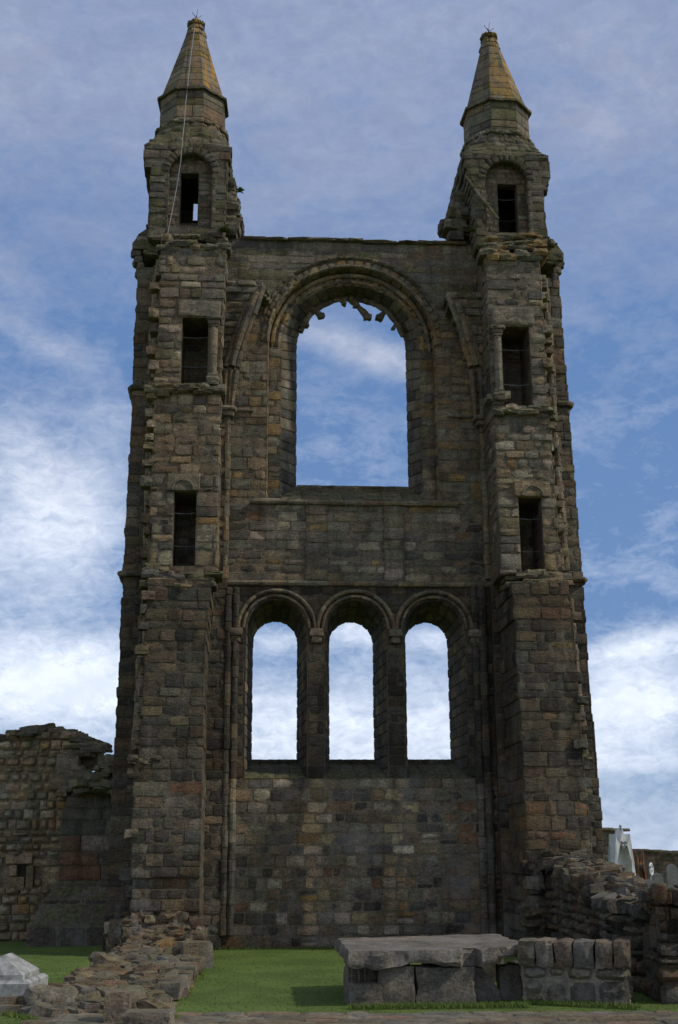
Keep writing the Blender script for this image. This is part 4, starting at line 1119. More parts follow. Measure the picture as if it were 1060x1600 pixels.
# squared facing stones along its right side
y = 28.6
while y > 20.5:
    l = rng.uniform(.3, .6)
    lump(fo, Vector((fx_(1.0, (29.6-y)/11)+.0, y, .12)), (.4, l, rng.uniform(.16, .28)), rubp(), Matrix.Rotation(rng.uniform(-.1, .1), 3, 'Z'), .1, 5, .16); y -= l+.02
tag(obj('rubble_footing', fo, M_RUB), 'low spread of broken brown rubble running from the left tower foot towards the path', 'ruined wall')

# rubble banked at the foot of the left tower: belongs to the tower
tb = SM()
for i in range(420):
    x = rng.uniform(176, 318); y = rng.uniform(1378, 1492); fx1 = (x-170)/150
    w = WL+rng.uniform(-.22, -.02)+max(0, (y-1445)/50)*.5
    if x < 208: w = lerp(.5, WL, fx1*4)
    u, v = Q(x, y, w); v = max(v, .05)
    if v > 1.1-1.0*abs(fx1-.55): continue
    flump(tb, u, v, w, rng.uniform(.14, .42), rng.uniform(.25, .45), rng.uniform(.1, .26), rubp() if rng.random() < .7 else pick(pale=2, tan=3, ochre=.6), .14, .22, .12)
obj('broken_core', tb, M_RUB, GB)

# single blocks -----------------------------------------------------
def block(px, py, size, col, rz, label, z=None, e=.14, nse=.06, cat='stone block', mat=None):
    p = ground(px, py); s_ = SM()
    lump(s_, Vector((p.x, p.y, size[2]/2-.03 if z is None else z)), size, col, Matrix.Rotation(rz, 3, 'Z'), nse, 7, e)
    return tag(obj('stone_block', s_, mat or M_RUB, loc=(p.x, p.y, 0)), label, cat)
block(304, 1511, (.62, .7, .52), C['grey'], .3, 'rounded grey block at the right edge of the rubble below the left tower')
block(183, 1597, (.34, .45, .42), (.19, .16, .12), .15, 'upright lichened cube-shaped block, foreground bottom left, at the end of the rubble')
block(232, 1606, (.62, .45, .24), (.21, .18, .14), -.05, 'low flat block lying beside the upright cube-shaped block in the foreground')
block(78, 1582, (.6, .5, .36), (.24, .21, .16), .2, 'crusty pale boulder between the white tomb and the rubble', e=.5, nse=.22)
block(180, 1512, (.5, .5, .30), C['brown'], .4, 'small brown block at the left edge of the rubble near the tower')
block(325, 1478, (.5, .4, .7), (.10, .085, .065), .1, 'dark leaning block in the corner right of the left tower foot')

# ------------------------------------------------------------------ table tomb
tt = empty('table_tomb', ground(690, 1568), 'big cracked grey stone slab resting on rough upright blocks on the lawn', 'tomb')
def zat(x, y, dist): return at(x, y, dist).z
sb = SM()
FL, FRt, BR, BL = at(546, 1487, 19.6), at(836, 1482, 20.0), at(774, 1459, 23.4), at(529, 1466, 22.4)
TH_ = .22; nx_, ny_ = 44, 26
def slab_pt(a, b, top=True):
    p = FL.lerp(FRt, a).lerp(BL.lerp(BR, a), b)
    # worn, broken outline
    if b < .06: p = p+Vector((0, 1, 0))*(.10*noise.noise((a*7, 1, 0))+.05*noise.noise((a*23, 4, 0))+(.22 if .60 < a < .70 else 0)*(1-b/.06))
    if a > .94: p = p+Vector((1, 0, 0))*(.12*noise.noise((b*9, 7, 0)))
    if a < .06: p = p+Vector((1, 0, 0))*(.05*noise.noise((b*9, 2, 0)))
    z = .018*noise.noise((a*6, b*5, 3))+.010*noise.noise((a*22, b*18, 3))
    if not top: z = -TH_+.06*noise.noise((a*4, b*3, 9))+.03*noise.noise((a*17, b*9, 9))+(.10 if a > .72 else 0)*min(1, (a-.72)*8)
    elif a > .73 and b < .35: z += .03
    return p+Z*z
grid_ = {}
vs = []
for s_i in (0, 1):
    for j in range(ny_+1):
        for i in range(nx_+1):
            grid_[(s_i, i, j)] = len(vs); vs.append(slab_pt(i/nx_, j/ny_, s_i == 0))
fs = []
for j in range(ny_):
    for i in range(nx_):
        fs.append((grid_[0, i, j], grid_[0, i+1, j], grid_[0, i+1, j+1], grid_[0, i, j+1])); fs.append((grid_[1, i, j], grid_[1, i, j+1], grid_[1, i+1, j+1], grid_[1, i+1, j]))
# rim with a middle band of broken stone
rimidx = [(i, 0) for i in range(nx_+1)]+[(nx_, j) for j in range(1, ny_+1)]+[(i, ny_) for i in range(nx_-1, -1, -1)]+[(0, j) for j in range(ny_-1, 0, -1)]
mid = {}; cen = (FL+FRt+BR+BL)/4
for lv in (1, 2, 3):
    for (i, j) in rimidx:
        p, q = vs[grid_[0, i, j]], vs[grid_[1, i, j]]; r_ = p.lerp(q, lv/4); o_ = (r_-cen); o_.z = 0; o_.normalize()
        mid[(lv, i, j)] = len(vs); vs.append(r_+o_*(.025+.07*noise.noise(r_*4)+.03*noise.noise(r_*11)))
def lvl(l, k): i, j = rimidx[k % len(rimidx)]; return grid_[0, i, j] if l == 0 else grid_[1, i, j] if l == 4 else mid[l, i, j]
for l in range(4):
    for k in range(len(rimidx)): fs.append((lvl(l, k), lvl(l+1, k), lvl(l+1, k+1), lvl(l, k+1)))
sb.add(vs, fs, [tuple(x*(1+.2*noise.noise(v*2)) for x in (.175, .158, .135)) for v in vs])
obj('slab', sb, M_TOMB, tt)
sx_, sy_ = FL.xy, FRt.xy
def support(xl, xr, yt, yb, dist, depth, e=.16, nse=.11, col=None, shape=None, rz=.0):
    a, b = at(xl, yb, dist), at(xr, yb, dist); zt = at((xl+xr)/2, yt, dist).z; c_ = (a+b)/2
    s_ = SM(); zb = -.06; w_ = (b-a).length
    lump(s_, Vector((c_.x, c_.y+depth/2, (zt+zb)/2)), (w_, depth, zt-zb), col or pick(grey=1), Matrix.Rotation(rz, 3, 'Z'), nse, 8, e)
    if shape: s_.v = [shape(Vector(v), c_, w_, zt) for v in s_.v]
    return obj('support_stone', s_, M_TOMB, tt)
g_ = (.155, .138, .110)
support(546, 600, 1538, 1574, 19.75, .35, col=g_)
support(592, 649, 1510, 1574, 19.8, .38, col=g_, e=.12, nse=.08)
support(651, 744, 1511, 1574, 19.9, .45, col=(.165, .148, .122), e=.08, nse=.09)
support(742, 783, 1512, 1570, 20.3, .3, col=g_, shape=lambda v, c_, w_, zt: Vector((v.x, v.y, v.z-max(0, v.z)*max(0, min(.75, (v.x-c_.x+w_*.15)/w_*1.1)))))
support(781, 817, 1508, 1567, 20.4, .36, col=(.17, .155, .13), e=.3)
support(806, 829, 1504, 1560, 21.0, .4, col=g_, e=.3)
support(571, 598, 1508, 1552, 21.2, .5, col=C['grey'])
support(541, 556, 1508, 1570, 20.1, .4, col=g_, rz=.2, e=.3)
support(560, 640, 1495, 1545, 22.4, .3, col=C['slate']); support(660, 790, 1490, 1545, 23.2, .3, col=C['slate'])
for x, y in ((700, 1512), (745, 1512)): pass

# ------------------------------------------------------------------ low wall with rounded coping right of the tomb
lw = empty('low_wall', ground(905, 1570), 'low grey wall of worn blocks with a row of bulging coping stones, right of the slab tomb', 'wall')
A, B = at(818, 1568, 19.9), at(986, 1572, 19.5)
dirw = (B-A); dirw.z = 0; LWL = dirw.length; dirw.normalize(); nrm = Vector((dirw.y, -dirw.x, 0))
def LWp(a, z, h): return Vector((A.x, A.y, 0))+dirw*a+Z*z+nrm*h
lws = SM()
hexa(lws, [LWp(0, -.1, -.03), LWp(LWL, -.1, -.03), LWp(LWL, -.1, -.75), LWp(0, -.1, -.75), LWp(0, .58, -.03), LWp(LWL-.06, .58, -.03), LWp(LWL-.06, .58, -.75), LWp(0, .58, -.75)], (.25, .22, .17))
def irregular(sm, mp, a0, a1, v0, v1, pal, size, d, rough, bev=.05, gap=.03):
    xs = split(a0, a1, *size)
    for x0, x1 in zip(xs, xs[1:]):
        stone(sm, mp, x0+gap/2, x1-gap/2, v0+gap/2+rng.uniform(-.03, .03), v1-gap/2+rng.uniform(-.03, .03), pal(), rng.uniform(*d), rough, bev, .05, -.05)
pw = lambda: tuple(x*.72 for x in pick(grey=4, slate=2, brown=2, tan=.5))
irregular(lws, lambda a, z, h: LWp(a, z, h), .0, LWL, -.05, .34, pw, (.3, .6), (-.02, .05), .03)
irregular(lws, lambda a, z, h: LWp(a, z, h), .0, LWL, .34, .54, pw, (.25, .5), (0, .06), .03)
for z0, z1 in ((0, .3), (.3, .56)): irregular(lws, lambda a, z, h: LWp(LWL+h-.03, z, -a), .03, .75, z0, z1, pw, (.2, .4), (0, .05), .03)
obj('wall_body', lws, M_TOMB, lw)
xs = [0, .33, .69, 1.05, 1.42, LWL] if LWL > 1.6 else [0, .3, .6, .9, 1.2, LWL]
for k, (x0, x1) in enumerate(zip([LWL*q for q in (-.03, .135, .315, .495, .70, .87)], [LWL*q for q in (.13, .31, .49, .69, .865, 1.02)])):
    s_ = SM(); c_ = LWp((x0+x1)/2, .70+rng.uniform(-.01, .01), -.32)
    lump(s_, c_, (x1-x0-.005, .78, .38), pw(), Matrix((dirw, -nrm, Z)).transposed() @ Matrix.Rotation(rng.uniform(-.05, .05), 3, 'Y'), .06, 8, .27)
    obj('coping_stone', s_, M_TOMB, lw)

# ------------------------------------------------------------------ rubble wall from the right tower towards the camera
rw = SM()
RX = 4.72
def top_r(y):    # height along the wall, y = distance
    return poly([(18.5, 1.6), (19.9, 1.62), (20.6, 1.36), (23, 1.36), (24.3, 1.5), (26, 1.8), (28, 1.95), (30, 2.1), (30.6, 2.2)])(y)+.08*noise.noise((y*1.7, 0, 3))
rs = rows(-.05, 2.7, .25, .5)
def rubble_face(sm, mp, a0, a1, topf, pal, size=(.18, .5), d=(-.03, .07), rough=.035, rws=rs, gap=.025, miss=.04, bev=.03, cell=.07):
    for va, vb in zip(rws, rws[1:]):
        xs = split(a0, a1, *size)
        for x0, x1 in zip(xs, xs[1:]):
            if (va+vb)/2 > topf((x0+x1)/2)+rng.uniform(-.08, .1) or rng.random() < miss: continue
            j = (vb-va)*.18
            stone(sm, mp, x0+gap/2, x1-gap/2, va+rng.uniform(0, j), vb-rng.uniform(0, j), pal(), rng.uniform(*d), rough, bev, cell, -.06)
rubble_face(rw, lambda a, z, h: Vector((RX+.25*noise.noise((a*.7, z*.5, 0))-h, a, z)), 19.7, 31.5, top_r, rubd)
rubble_face(rw, lambda a, z, h: Vector((a, 19.7-h+.12*noise.noise((a, z, 0)), z)), RX, RX+.95, lambda a: 1.56+.1*noise.noise((a*3, 0, 0)), rubd)
for k in range(40):                      # core
    y0, y1 = lerp(19.95, 31.5, k/40), lerp(19.95, 31.5, (k+1)/40); h = top_r((y0+y1)/2)-.12
    hexa(rw, [Vector((RX+.1, y0, -.1)), Vector((RX+.95, y0, -.1)), Vector((RX+.95, y1, -.1)), Vector((RX+.1, y1, -.1)), Vector((RX+.12, y0, h)), Vector((RX+.93, y0, h)), Vector((RX+.93, y1, h)), Vector((RX+.12, y1, h))], (.10, .08, .06))
for i in range(420):
    y = rng.uniform(19.7, 30.8); x = RX+rng.uniform(0, .95); s_ = rng.uniform(.12, .36)
    lump(rw, Vector((x, y, top_r(y)-.08+rng.uniform(-.06, .04))), (s_*1.3, s_, s_*.7), rubd() if rng.random() < .93 else pick(pale=1, tan=1), None, .16, 4, .22)
tag(obj('rubble_wall', rw, M_RUB), 'dark ragged rubble wall coming forward from the foot of the right tower', 'ruined wall')
# ruined mass leaning on the right tower
rm_ = SM()
for i in range(150):
    x, y = rng.uniform(824, 946), rng.uniform(1350, 1480)
    w = WL-.12+rng.uniform(-.1, .15)+(y-1330)/150*.5; u, v = Q(x, y, w)
    if v < 0: continue
    flump(rm_, u, v, w, rng.uniform(.2, .55), rng.uniform(.3, .6), rng.uniform(.12, .3), rubd() if rng.random() < .9 else pick(grey=2, brown=2, tan=1), .16, .22, .12)
obj('broken_core', rm_, M_RUB, GB)
# ------------------------------------------------------------------ ruined wall on the left, with its pier
lv = empty('ruined_side_wall', at(60, 1462, 35.5), 'tall ragged tan rubble wall left of the gable with a small slit window in pale new stone', 'ruined wall')
LY = 35.4
def lw_top(x):
    return poly([(at(px_, 1200, LY).x, at(px_, py_, LY).z) for px_, py_ in ((-400, 1175), (-120, 1150), (0, 1150), (12, 1140), (28, 1143), (70, 1137), (100, 1142), (118, 1150), (155, 1163), (156, 1300))])(x)
xr_ = poly([(at(0, y, LY).z, at(x, y, LY).x) for x, y in ((153, 1160), (150, 1176), (126, 1190), (122, 1205), (108, 1218), (118, 1240), (100, 1262), (96, 1300), (90, 1400), (90, 1470))])
s_ = SM(); xl_ = at(-420, 1300, LY).x
for va, vb in (lambda q: zip(q, q[1:]))(rows(0, 6.2, .24, .3)):
    vm = (va+vb)/2; xr = xr_(vm)+rng.uniform(-.05, .05)
    xs = split(xl_, xr, .18, .5)
    for x0, x1 in zip(xs, xs[1:]):
        if vm > lw_top((x0+x1)/2): continue
        px_ = (x0+x1)/2
        wl, wr = at(8, 1350, LY).x, at(46, 1350, LY).x
        if at(0, 1388, LY).z < vm < at(0, 1335, LY).z and x1 > wl and x0 < wr: continue
        stone(s_, lambda a, z, h: Vector((a, LY-h+.1*noise.noise((a*.6, z*.6, 2)), z)), x0+.015, x1-.015, va+.012, vb-.012, tuple(x*1.55 for x in pick(tan=5, pale=1.6, grey=3, brown=2, ochre=.7, pink=.7)), rng.uniform(-.02, .07), .04, .035, .09, -.06)
for k in range(60):
    x0, x1 = lerp(xl_, at(153, 1160, LY).x, k/60), lerp(xl_, at(153, 1160, LY).x, (k+1)/60); zt = lw_top((x0+x1)/2)-.12; lo_ = -.1
    if x0 > at(92, 1400, LY).x: lo_ = at(0, 1212, LY).z+(x0-at(92, 1400, LY).x)*.35
    if zt > lo_:
        wl, wr = at(26, 1350, LY).x, at(44, 1350, LY).x
        parts_ = [(lo_, zt)]
        for (za, zb) in parts_:
            hexa(s_, [Vector((x0, LY+.10, za)), Vector((x1, LY+.10, za)), Vector((x1, LY+1.1, za)), Vector((x0, LY+1.1, za)), Vector((x0, LY+.10, zb)), Vector((x1, LY+.10, zb)), Vector((x1, LY+1.1, zb)), Vector((x0, LY+1.1, zb))], (.24, .19, .13))
for i in range(170):
    x = rng.uniform(xl_, at(150, 1160, LY).x); sz = rng.uniform(.25, .6)
    lump(s_, Vector((x, LY+rng.uniform(.05, 1.0), lw_top(x)-.08+rng.uniform(-.05, .07))), (sz*1.3, sz, sz*.4), pick(grey=4, tan=2, moss=2, brown=2), None, .14, 4, .22)
for px_, py_, a, b_ in ((118, 1216, .7, .4), (124, 1226, .7, .35), (112, 1228, .6, .3), (128, 1212, .5, .3), (140, 1166, .9, .16), (108, 1192, .6, .45), (96, 1222, .6, .42), (128, 1178, .7, .2), (118, 1203, .5, .2), (146, 1172, .6, .15), (100, 1240, .3, .2), (104, 1208, .4, .25)):
    p = at(px_, py_, LY-.12); lump(s_, p, (a, .6, b_), pick(grey=4, brown=1), Matrix.Rotation(rng.uniform(-.1, .1), 3, 'Z'), .12, 6, .2)
obj('wall_body', s_, M_STONE, lv)
wf = SM()
def fb(x0, x1, y0, y1, col, pr=.06, dep=.3):
    a, b = at(x0, y1, LY).x, at(x1, y1, LY).x; z0, z1 = at(x0, y1, LY).z, at(x0, y0, LY).z
    stone(wf, lambda p, q, h: Vector((p, LY-pr-h, q)), a, b, z0, z1, col, .01, .003, .01, .1, -.2)
fb(9, 51, 1334, 1350, (.42, .32, .21)); fb(14, 27, 1351, 1369, (.42, .32, .21)); fb(40, 52, 1352, 1390, C['tan']); fb(12, 38, 1370, 1392, C['tan'])
a, b = at(27, 1360, LY).x, at(42, 1360, LY).x; z0, z1 = at(27, 1369, LY).z, at(27, 1351, LY).z
hexa(wf, [Vector((a, LY+.07, z0)), Vector((b, LY+.07, z0)), Vector((b, LY+.09, z0)), Vector((a, LY+.09, z0)), Vector((a, LY+.07, z1)), Vector((b, LY+.07, z1)), Vector((b, LY+.09, z1)), Vector((a, LY+.09, z1))], C['black'])  # black plate stands in for the shade inside the slit
obj('slit_window', wf, M_STONE, lv)
# ashlar pier and plinth
PYY = 34.3
pr = SM(); xl2 = poly([(at(0, y, PYY).z, at(x, y, PYY).x) for x, y in ((118, 1222), (96, 1275), (92, 1372), (80, 1400))]); xr2 = at(215, 1300, PYY).x
ztop = at(130, 1224, PYY).z; zpl = at(90, 1376, PYY).z
for va, vb in (lambda q: zip(q, q[1:]))(rows(zpl, ztop, .34, .2)):
    x0 = xl2((va+vb)/2)
    hexa(pr, [Vector((x0+.02, PYY+.02, va)), Vector((xr2, PYY+.02, va)), Vector((xr2, PYY+1.1, va)), Vector((x0+.02, PYY+1.1, va)), Vector((x0+.02, PYY+.02, vb)), Vector((xr2, PYY+.02, vb)), Vector((xr2, PYY+1.1, vb)), Vector((x0+.02, PYY+1.1, vb))], MORTAR)
    lay(pr, lambda a_, z, h: Vector((a_, PYY-h, z)), x0, xr2, va, vb, lambda u, v: pick(slate=4, grey=4, rust=.5, red=.3), None, size=(.45, .95))
    lay(pr, lambda a_, z, h: Vector((x0-h, a_, z)), PYY, PYY+1.1, va, vb, lambda u, v: pick(slate=4, grey=3), None, size=(.35, .6))
obj('pier', pr, M_STONE, lv)
pp = SM()
st = [(1376, 1386, 92, 84, 0, .10), (1386, 1405, 84, 70, .12, .45), (1405, 1413, 67, 63, .5, .5), (1413, 1448, 63, 43, .52, .95), (1448, 1476, 42, 42, 1.0, 1.0)]
for (ya, yb, xa, xb, da, db) in st:
    z1, z0 = at(100, ya, PYY-da).z, at(100, yb, PYY-db).z; z0 = max(z0, -.05) if yb < 1470 else -.1
    xa_, xb_ = at(xa, ya, PYY-da).x, at(xb, yb, PYY-db).x
    hexa(pp, [Vector((xb_, PYY-db, z0)), Vector((xr2, PYY-db, z0)), Vector((xr2, PYY+1, z0)), Vector((xb_, PYY+1, z0)), Vector((xa_, PYY-da, z1)), Vector((xr2, PYY-da, z1)), Vector((xr2, PYY+1, z1)), Vector((xa_, PYY+1, z1))], MORTAR)
    L_ = math.hypot(z1-z0, db-da); xs = split(0, 1, .2, .32)
    for q0, q1 in zip(xs, xs[1:]):
        def mp(a_, b_, h):
            t = b_/L_; return Vector((lerp(lerp(xb_, xr2, a_/3), lerp(xa_, xr2, a_/3), t), lerp(PYY-db, PYY-da, t)-h*.8, lerp(z0, z1, t)+h*.4))
        stone(pp, mp, q0*3+.006, q1*3-.006, 0, L_, pick(dark=3, slate=2.5), .015, .015, .02, .1)
obj('plinth', pp, M_STONE, lv)
# broken mossy stones bridging pier and tower
bs = SM()
for i in range(170):
    x, y = rng.uniform(108, 190), rng.uniform(1176, 1236)
    if y < 1228-(x-125)*.78+rng.uniform(-4, 8) : continue
    if x < 128 and y < 1204: continue
    p = at(x, y, rng.uniform(33.2, 34.6)); lump(bs, p, (rng.uniform(.3, .6), .5, rng.uniform(.12, .25)), pick(moss=3, grey=3, brown=1), None, .14, 4, .25)
obj('broken_top', bs, M_STONE, lv)

# ------------------------------------------------------------------ white tomb on dark steps, bottom left
wt = empty('coped_tomb', ground(20, 1556), 'white marble coped tomb with a ridged hipped lid', 'tomb')
ang = R(1); cr_ = at(44, 1556, 19.1); zb_ = cr_.z
Rz = Matrix.Rotation(ang, 3, 'Z')
c_ = cr_+Rz @ Vector((-.50, .68, 0))
def WTp(x, y, z): p = Rz @ Vector((x, y, 0)); return Vector((c_.x+p.x, c_.y+p.y, z))
def prism(sm, hx0, hy0, z0, hx1, hy1, z1, col=(.6, .6, .58), ex=0.0):
    hexa(sm, [WTp(-hx0, -hy0, z0), WTp(hx0, -hy0, z0), WTp(hx0, hy0, z0), WTp(-hx0, hy0, z0), WTp(-hx1, -hy1, z1), WTp(hx1, -hy1, z1), WTp(hx1, hy1, z1), WTp(-hx1, hy1, z1)], col)
print('tomb base z', zb_)
ob = lambda n_, sm: obj(n_, sm, M_WHITE, wt, smooth=False)
s_ = SM()
prism(s_, .50, .68, zb_, .50, .68, zb_+.16); prism(s_, .50, .68, zb_+.16, .44, .62, zb_+.20); ob('base', s_)
s_ = SM(); prism(s_, .38, .56, zb_+.202, .38, .56, zb_+.27); prism(s_, .38, .56, zb_+.27, .012, .30, zb_+.52); ob('lid', s_)
ld = empty('stone_steps', c_+Vector((0, 0, -.2)), 'dark sandstone steps under the white coped tomb', 'steps')
for k, (hx_, hy_, z0, z1) in enumerate(((.78, .98, -.08, zb_-.1), (.62, .80, zb_-.1, zb_+.002))):
    s_ = SM()
    for q in range(5):
        x0, x1 = lerp(-hx_, hx_, q/5), lerp(-hx_, hx_, (q+1)/5)
        hexa(s_, [WTp(x0+.006, -hy_+rng.uniform(-.02, .02), z0), WTp(x1-.006, -hy_, z0), WTp(x1-.006, hy_, z0), WTp(x0+.006, hy_, z0), WTp(x0+.006, -hy_, z1-.002*k), WTp(x1-.006, -hy_, z1-.002*k), WTp(x1-.006, hy_, z1-.002*k), WTp(x0+.006, hy_, z1-.002*k)], pick(brown=2, slate=1.5, grey=1))
    obj('step', s_, M_RUB, ld, smooth=False)
s_ = SM()                              # small yellow marker by the far left wall
p = ground(4, 1462)
lump(s_, Vector((p.x, 34.0, .12)), (.34, .2, .2), (.6, .32, .02), Matrix.Identity(3), .05, 5, .2)
tag(obj('marker_block', s_, plain('yellow paint', (.55, .28, .02), .6)), 'small yellow object at the foot of the left wall', 'marker')

# ------------------------------------------------------------------ graveyard beyond on the right
def ridge_wall(name, pts, thick, label, n=60):
    s_ = SM(); v = []
    for (x, y, d) in pts: v.append(at(x, y, d))
    for (p, q) in zip(v, v[1:]):
        L_ = (q-p).length; dv = (q-p); dv.z = 0; dv.normalize(); nn_ = Vector((dv.y, -dv.x, 0))
        hexa(s_, [Vector((p.x, p.y, -.1)), Vector((q.x, q.y, -.1)), Vector((q.x, q.y, -.1))-nn_*thick, Vector((p.x, p.y, -.1))-nn_*thick, p-Z*.05, q-Z*.05, q-Z*.05-nn_*thick, p-Z*.05-nn_*thick], MORTAR)
        for va, vb in (lambda r: zip(r, r[1:]))(rows(0, max(p.z, q.z), .3, .3)):
            xs = split(0, L_, .4, .9)
            for x0, x1 in zip(xs, xs[1:]):
                zt = lerp(p.z, q.z, (x0+x1)/2/L_)+rng.uniform(-.1, .05)
                if vb > zt+.15: continue
                stone(s_, lambda a, b, h: Vector((p.x, p.y, 0))+dv*a+nn_*(.02+h)+Z*b, x0+.01, x1-.01, va+.01, vb-.01, pick(grey=3, tan=3, brown=2, slate=1, moss=.8), rng.uniform(0, .04), .02, .03, .25)
        k = 0
        while k < L_:
            l = rng.uniform(.5, 1.1); c = p.lerp(q, min(1, (k+l/2)/L_)); lump(s_, c-Z*.02-nn_*thick*.4, (l, thick*1.2, .14), pick(grey=2, slate=2, moss=1), Matrix((dv, -nn_, Z)).transposed(), .08, 3, .15); k += l
    return tag(obj(name, s_, M_STONE), label, 'wall')
ridge_wall('boundary_wall', [(925, 1294, 62), (968, 1296, 62)], .9, 'tall end of the far boundary wall, just behind the white gothic memorial')
ridge_wall('boundary_wall', [(978, 1327, 72), (1010, 1329, 71), (1120, 1336, 68), (1400, 1350, 60)], .8, 'long lower stretch of far boundary wall on the right horizon')
def gplate(sm, pts, c0, d_right, d_back, thick, col):
    """an upright plate cut to an outline (pts in metres: across, up)"""
    n = len(pts); v = [c0+d_right*x+Z*z for x, z in pts]+[c0+d_right*x+Z*z+d_back*thick for x, z in pts]
    sm.add(v, [tuple(range(n)), tuple(range(2*n-1, n-1, -1))]+[(i, i+n, (i+1) % n+n, (i+1) % n) for i in range(n)], col)
def frame_pts(o, i):                 # strip between two outlines with the same count
    return o, i
def arch_outline(w, h0, h1, n=10):   # pointed arch: half width w, springing h0, apex h1
    L_ = [(-w*(1-(t/n)**1.6), h0+(h1-h0)*(t/n)**.85) for t in range(n+1)]
    return [(-w, 0)]+L_+[(-x, z) for x, z in L_[-2::-1]]+[(w, 0)]
def memorial(px, pyb, pyt, dist, halfpx, name, label, col, cat='memorial', depth=.5, rz=0.0, mat=None, cross=True, gab=1.0):
    p = at(px, pyb, dist); zt = at(px, pyt, dist).z; hw = halfpx/F*dist; H = zt; e = empty(name, Vector((p.x, p.y, 0)), label, cat)
    dr_ = Vector((math.cos(rz), math.sin(rz), 0)); db = Vector((-math.sin(rz), math.cos(rz), 0)); o_ = Vector((p.x, p.y, 0)); mt_ = mat or M_MARBLE
    # frame: ring between the gable outline and the arch outline
    zb = at(px, pyb, dist).z; ar = [(x, z) for x, z in arch_outline(hw*.66, zb+.25*(H-zb)*0+zb*.0+.05+zb*.0, (H-zb)*.60, 10)]
    ar = [(x, z+zb if z > 0 else 0) for x, z in ar]
    no = len(ar); go = []
    for k, (x, z) in enumerate(ar):
        if z == 0: go.append((math.copysign(hw, x), 0)); continue
        t = (k-1)/(no-3); s2 = 1-abs(2*t-1); go.append(((-1 if t < .5 else 1)*hw*(1-s2)**1.0, zb+.02+(H-zb)*s2))
    s_ = SM(); n = no
    v = [o_+dr_*x+Z*z for x, z in go]+[o_+dr_*x+Z*z for x, z in ar]+[o_+dr_*x+Z*z+db*depth for x, z in go]+[o_+dr_*x+Z*z+db*depth for x, z in ar]
    fs = []
    for i in range(n-1): fs += [(i, i+1, n+i+1, n+i), (2*n+i, 3*n+i, 3*n+i+1, 2*n+i+1), (i, 2*n+i, 2*n+i+1, i+1), (n+i, n+i+1, 3*n+i+1, 3*n+i)]
    s_.add(v, fs, col); obj('gable_frame', s_, mt_, e, smooth=False)
    s_ = SM(); gplate(s_, [(x*1.02, z) for x, z in ar], o_+db*depth*.8, dr_, db, .08, tuple(c*.8 for c in col)); obj('back_panel', s_, mt_, e, smooth=False)
    if cross:
        s_ = SM(); q = o_+Z*(H)+db*depth*.3
        tube(s_, [q, q+Z*.16], .025, col, 6); tube(s_, [q+Z*.10-dr_*.05, q+Z*.10+dr_*.05], .025, col, 6); obj('finial', s_, M_METAL, e)
    # little carved quatrefoil over the arch
    s_ = SM(); c = o_+Z*(zb+(H-zb)*.68)-db*.015
    for a in range(4):
        an = math.pi/4+a*math.pi/2; tube(s_, [c+dr_*math.cos(an)*.09+Z*math.sin(an)*.09+dr_*math.cos(q)*.06+Z*math.sin(q)*.06 for q in [R(k*40) for k in range(10)]], .013, (.2, .2, .2), 5)
    obj('carving', s_, M_METAL, e)
    return e
memorial(978, 1372, 1296, 44, 18, 'gothic_memorial', 'tall white pointed memorial with an open gothic arch', (.7, .7, .68), rz=R(16))
M_REDS = plain('red sandstone', (.26, .13, .07), .9, .25, 8)
memorial(993.5, 1378, 1344, 50, 7, 'arched_monument', 'left of two small red sandstone pointed arch monuments', (.3, .15, .08), 'monument', .3, R(5), M_REDS, False)
memorial(1004, 1378, 1344, 50, 8, 'arched_monument', 'right of two small red sandstone pointed arch monuments', (.3, .15, .08), 'monument', .3, R(5), M_REDS, False)
# wheel cross
M_GS = plain('grey gravestone', (.19, .185, .17), .9, .25, 6, 0, .3)
wc_ = empty('wheel_cross', Vector((at(1018, 1370, 46).x, 46, 0)), 'pale ringed stone cross grave marker', 'grave cross')
s_ = SM(); c = at(1018, 1358, 46)
tube(s_, [c+Vector((math.cos(t*math.pi/12)*.10, math.cos(t*math.pi/12)*.17, math.sin(t*math.pi/12)*.20)) for t in range(25)], .028, (.4, .4, .37), 6); obj('ring', s_, M_MARBLE, wc_)
s_ = SM(); tube(s_, [c-Z*.2, c+Z*.2], .028, (.4, .4, .37), 6); tube(s_, [c-Vector((.1, .17, 0)), c+Vector((.1, .17, 0))], .028, (.4, .4, .37), 6)
obj('cross', s_, M_MARBLE, wc_)
s_ = SM(); tube(s_, [Vector((c.x, c.y, 0)), c-Z*.25], lambda t: lerp(.16, .05, t), (.4, .4, .37), 8); obj('shaft', s_, M_MARBLE, wc_)
def headstone(px, pyt, dist, halfpx, kind, label, col=(.17, .17, .16)):
    p = at(px, pyt, dist); hw = halfpx/F*dist; o_ = Vector((p.x, dist, 0)); s_ = SM(); H = p.z
    if kind == 'round': pts = [(-hw, 0)]+[(-hw*math.cos(math.pi*i/12), H-hw+hw*math.sin(math.pi*i/12)) for i in range(13)]+[(hw, 0)]
    elif kind == 'gable': pts = [(-hw, 0), (-hw, H-hw*.55), (-hw*1.12, H-hw*.55), (0, H), (hw*1.12, H-hw*.55), (hw, H-hw*.55), (hw, 0)]
    else: pts = [(-hw, 0), (-hw*.62, H), (hw*.3, H), (hw, 0)]
    gplate(s_, pts, o_, Vector((1, 0, 0)), Vector((0, 1, 0)), .16, col)
    return tag(obj('headstone', s_, M_GS, smooth=False, loc=o_), label, 'gravestone')
headstone(971, 1361, 40, 7.5, 'round', 'grey round-topped headstone below the white gothic memorial')
headstone(975, 1372, 38, 14, 'slope', 'pale sloping slab stone showing over the rubble at the foot of the white memorial')
headstone(993, 1368, 39, 12, 'round', 'dark grey headstone between the white memorial and the red arches')
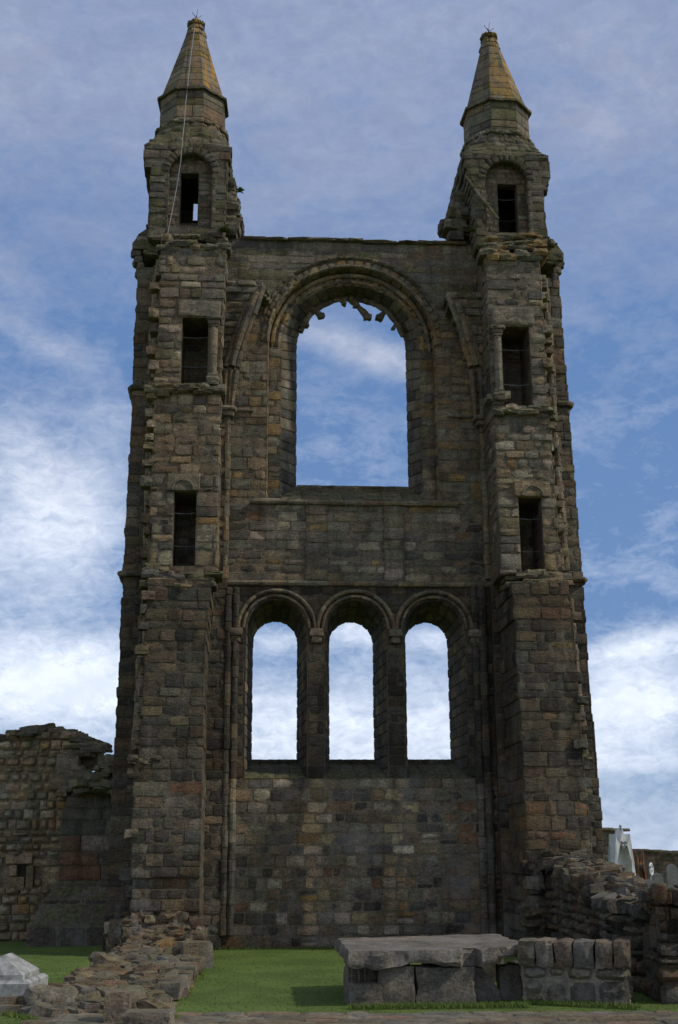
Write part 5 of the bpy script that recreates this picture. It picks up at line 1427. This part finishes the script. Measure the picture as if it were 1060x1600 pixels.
headstone(1015, 1374, 37, 13, 'gable', 'low pedimented grey tombstone under the ringed cross')
headstone(1028, 1364, 43, 8, 'round', 'grey headstone right of the ringed cross')
headstone(1050, 1350, 58, 8, 'round', 'grey headstone against the far wall at the right edge')

# ------------------------------------------------------------------ weeds growing in the joints
def weed(px, py, w, n, sz, label):
    u, v = Q(px, py, w); s_ = SM(); c = Wd(u, v, w)
    for i in range(n):
        a = rng.uniform(0, 6.28); el_ = rng.uniform(-.6, 1.1); d = (U*math.cos(a)*math.cos(el_)+N*abs(math.sin(a))*math.cos(el_)+Z*math.sin(el_)); l = sz*rng.uniform(.4, 1)
        sd_ = d.cross(Z).normalized()*l*.16; k = rng.uniform(.7, 1.3)
        s_.add([c, c+d*l*.5+sd_, c+d*l-Z*l*.2, c+d*l*.5-sd_], [(0, 1, 2, 3)], (.08*k, .11*k, .03*k))
    return tag(obj('wall_plant', s_, M_LEAF, smooth=False, loc=c), label, 'plant')
M_LEAF = plain('leaves', (.085, .115, .03), .8, .35, 12)
weed(351, 362, WU-.2, 60, .28, 'green plant growing in the wall below the left turret, right of its door')
weed(375, 300, -.2, 34, .22, 'small plant on the broken right flank of the left turret')
weed(738, 362, .85, 34, .24, 'small plant growing in the masonry left of the right turret door')
weed(748, 388, 1.3, 24, .18, 'tiny green tuft on the ledge at the top left of the right tower')

# fringe of longer grass at the foot of the stones
for (xa, ya, xb, yb, n) in ((545, 1575, 830, 1572, 2600), (812, 1566, 1000, 1576, 1800), (335, 1482, 760, 1480, 1800), (300, 1500, 318, 1530, 400), (45, 1468, 165, 1474, 800), (0, 1584, 60, 1596, 400), (160, 1590, 280, 1592, 500)):
    for i in range(n):
        t = rng.random(); p = ground(lerp(xa, xb, t), lerp(ya, yb, t)+rng.uniform(-1.5, 2)); blade(p.x, p.y, 0, rng.uniform(.03, .085), .8, .008)
def blade_mat():
    mt, T, b = base_mat('grass blades', .9)
    ga = T.node('ShaderNodeAttribute', attribute_name='Col')
    T.link(T.mix(1.0, (.120, .170, .034), ga.outputs['Color'], 'MULTIPLY'), b.inputs['Base Color']); return mt
tag(obj('grass', gb, blade_mat(), smooth=False), 'short green grass of the lawn', 'grass', kind='stuff')
